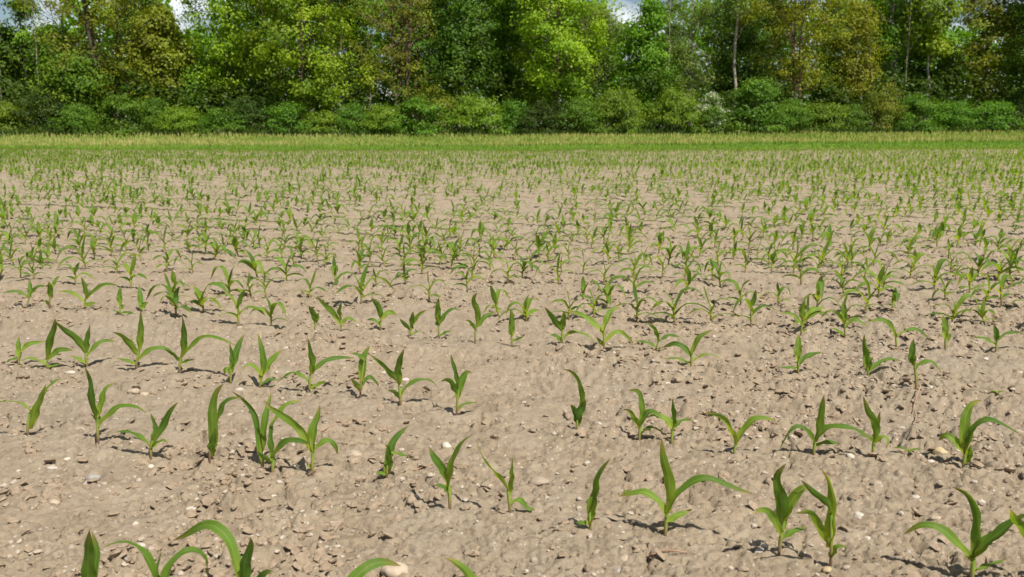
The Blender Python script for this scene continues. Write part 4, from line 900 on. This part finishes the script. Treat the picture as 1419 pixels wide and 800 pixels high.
# hedge of shrubs along the foot of the wood
def shrub_meshes(seed, w, h, leafmat, n=95, per=85, lsize=.18, layered=.35, blossom=0):
    r = np.random.default_rng(seed); bag = Bag(); cs = []
    while len(cs) < n:
        a = r.random() * 6.283; u = r.random() ** .8
        f = r.random() ** .4; z = h * (.10 + .86 * u)
        rr = w * np.sqrt(max(1 - (u * .97) ** 2.2, .03)) * f * (1 + .18 * math.sin(3 * a + seed) + .12 * math.sin(5 * a + 2 * seed))
        z *= 1 + .16 * math.sin(2.3 * math.cos(a) * f * 2 + seed)
        cs.append((math.cos(a) * rr, math.sin(a) * rr, z))
    cs = np.array(cs)
    for k in range(9):
        a = k * .7 + r.random(); c = cs[r.integers(n)]
        p0 = np.array([math.cos(a) * .25, math.sin(a) * .25, -.2]); p1 = c * .85
        V, Fq, UV = tube(np.array([p0, p0 * .4 + p1 * .6 + np.array([0, 0, .3]), p1]), [.06, .035, .012], 5); bag.add(V, Fq, UV)
    pc = np.maximum(10, (per * (.5 + r.random(n))).astype(int)); idx = np.repeat(np.arange(n), pc)
    g3 = r.normal(size=(len(idx), 3)); C = cs[idx] + g3 * np.array([.38, .38, layered * .42]) * (.6 + .7 * r.random(n))[idx, None] * (w / 2.6) ** .5
    dirs = g3 / (np.linalg.norm(g3, axis=1)[:, None] + .3) * .8 + cs[idx] * np.array([.7, .7, 0]) / w
    C[:, 2] = np.maximum(C[:, 2], .05)
    tint = r.random(n)[idx] * .5 + r.random(len(idx)) * .5
    out = [bag.mesh("stems", M_BARK['dark']), leaves_mesh("foliage", C, lsize, M_LEAF[leafmat], tint, .7, .6, seed + 1, 0, dirs)]
    if blossom:
        k = np.argsort(r.random(n))[:blossom]; idx = np.repeat(k, 90)
        C = cs[idx] * np.array([1.12, 1.12, 1.06]) + r.normal(size=(len(idx), 3)) * np.array([.28, .28, .10])
        out.append(leaves_mesh("blossom", C, .13, M_LEAF['blossom'], r.random(len(idx)), .9, .8, seed + 2))
    return out
SH = {'a': shrub_meshes(901, 2.7, 3.0, 'shrub'), 'b': shrub_meshes(902, 2.4, 3.2, 'shrub', 75), 'c': shrub_meshes(903, 2.9, 2.7, 'shruby', 85),
      'd': shrub_meshes(904, 2.3, 2.5, 'shruby', 70), 'r': shrub_meshes(905, 2.3, 3.0, 'rust', 70, 75), 'f': shrub_meshes(906, 2.2, 3.0, 'shrub', 70, 80, .19, .35, 40),
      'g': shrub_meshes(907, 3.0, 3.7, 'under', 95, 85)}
SHRUBS = [  # px, forward offset, kind, half width px, top py, label
 (14, -1.5, 'd', 40, 138, "low yellowish shrub at the left end of the hedge"),
 (80, -1.0, 'g', 45, 118, "dark bulky shrub left of the bronze tree"),
 (118, -2.4, 'a', 36, 142, "rounded green shrub below the small bright tree"),
 (180, -2.6, 'b', 44, 128, "tall fresh green shrub below the big bronze tree"),
 (222, -1.0, 'a', 34, 134, "green shrub right of the tall fresh shrub"),
 (258, -2.4, 'c', 40, 146, "spreading yellow-green shrub below the sky gap on the left"),
 (312, -2.0, 'a', 40, 148, "low green shrub below the lime tree with sky gaps"),
 (352, -1.2, 'g', 42, 130, "dark shrub below the two lime trees"),
 (402, -2.4, 'b', 38, 138, "green shrub with pale leaf tips below the broad lime tree"),
 (448, -1.8, 'd', 36, 150, "small yellow-green shrub right of the broad lime tree's foot"),
 (492, -1.4, 'a', 36, 142, "green shrub below the pale-stemmed young tree"),
 (535, -2.3, 'c', 40, 144, "spreading light shrub right of the young tree"),
 (585, -2.9, 'b', 46, 132, "bulging green shrub below the reddish branches, jutting into the meadow"),
 (608, -.6, 'r', 42, 118, "rust-tinged shrub below the deep green tree"),
 (662, -2.2, 'c', 50, 132, "wide light green shrub left of the central tree"),
 (712, -1.2, 'a', 38, 138, "green shrub at the foot of the central tree"),
 (752, -2.2, 'g', 42, 136, "dark green shrub below the central tree"),
 (800, -2.4, 'a', 42, 136, "layered green shrub right of the central tree's foot"),
 (856, -2.6, 'c', 40, 124, "bright yellow-green shrub below the gap of sky"),
 (898, -1.0, 'b', 30, 140, "narrow green shrub between the two yellow-green shrubs"),
 (934, -2.6, 'c', 44, 124, "bright yellowish layered shrub left of the white blossom"),
 (978, -2.4, 'f', 30, 130, "shrub covered in white blossom below the pale trunk"),
 (1040, -2.6, 'b', 48, 108, "tall rich green shrub right of the white blossom"),
 (1090, -1.6, 'a', 38, 138, "green shrub below the wide olive tree"),
 (1135, -1.2, 'd', 36, 142, "yellowish shrub below the olive trees"),
 (1170, -1.8, 'a', 34, 146, "low green shrub left of the ball-shaped bush"),
 (1214, -2.2, 'r', 32, 118, "ball-shaped brownish green bush below the slim trees"),
 (1262, -2.4, 'b', 38, 132, "rich green shrub below the white-trunked birch"),
 (1312, -1.6, 'a', 40, 144, "low spreading green shrub below the bronze tree on the right"),
 (1362, -2.4, 'b', 42, 142, "fresh green shrub left of the dark trunk at the right edge"),
 (1410, -1.4, 'g', 36, 132, "dark shrub at the right edge of the hedge")]
base_wh = {'a': (2.7, 3.0), 'b': (2.4, 3.2), 'c': (2.9, 2.7), 'd': (2.3, 2.5), 'r': (2.3, 3.0), 'f': (2.2, 3.0), 'g': (3.0, 3.7)}
for k, (px, off, kd, hw, tpy, lab) in enumerate(SHRUBS):
    D = TD(px, off + 1.2); w, h = base_wh[kd]
    sw = hw / 1250 * D / w * .92; shh = PZ(tpy, D) / h / 1.14
    place("flowering_shrub" if kd == 'f' else "shrub", SH[kd], PX(px, D), D, lab, "shrub", rz=k * 2.1, sc=(sw, sw, shh), names=("stems", "foliage", "blossom"), group="shrubs of the hedge")
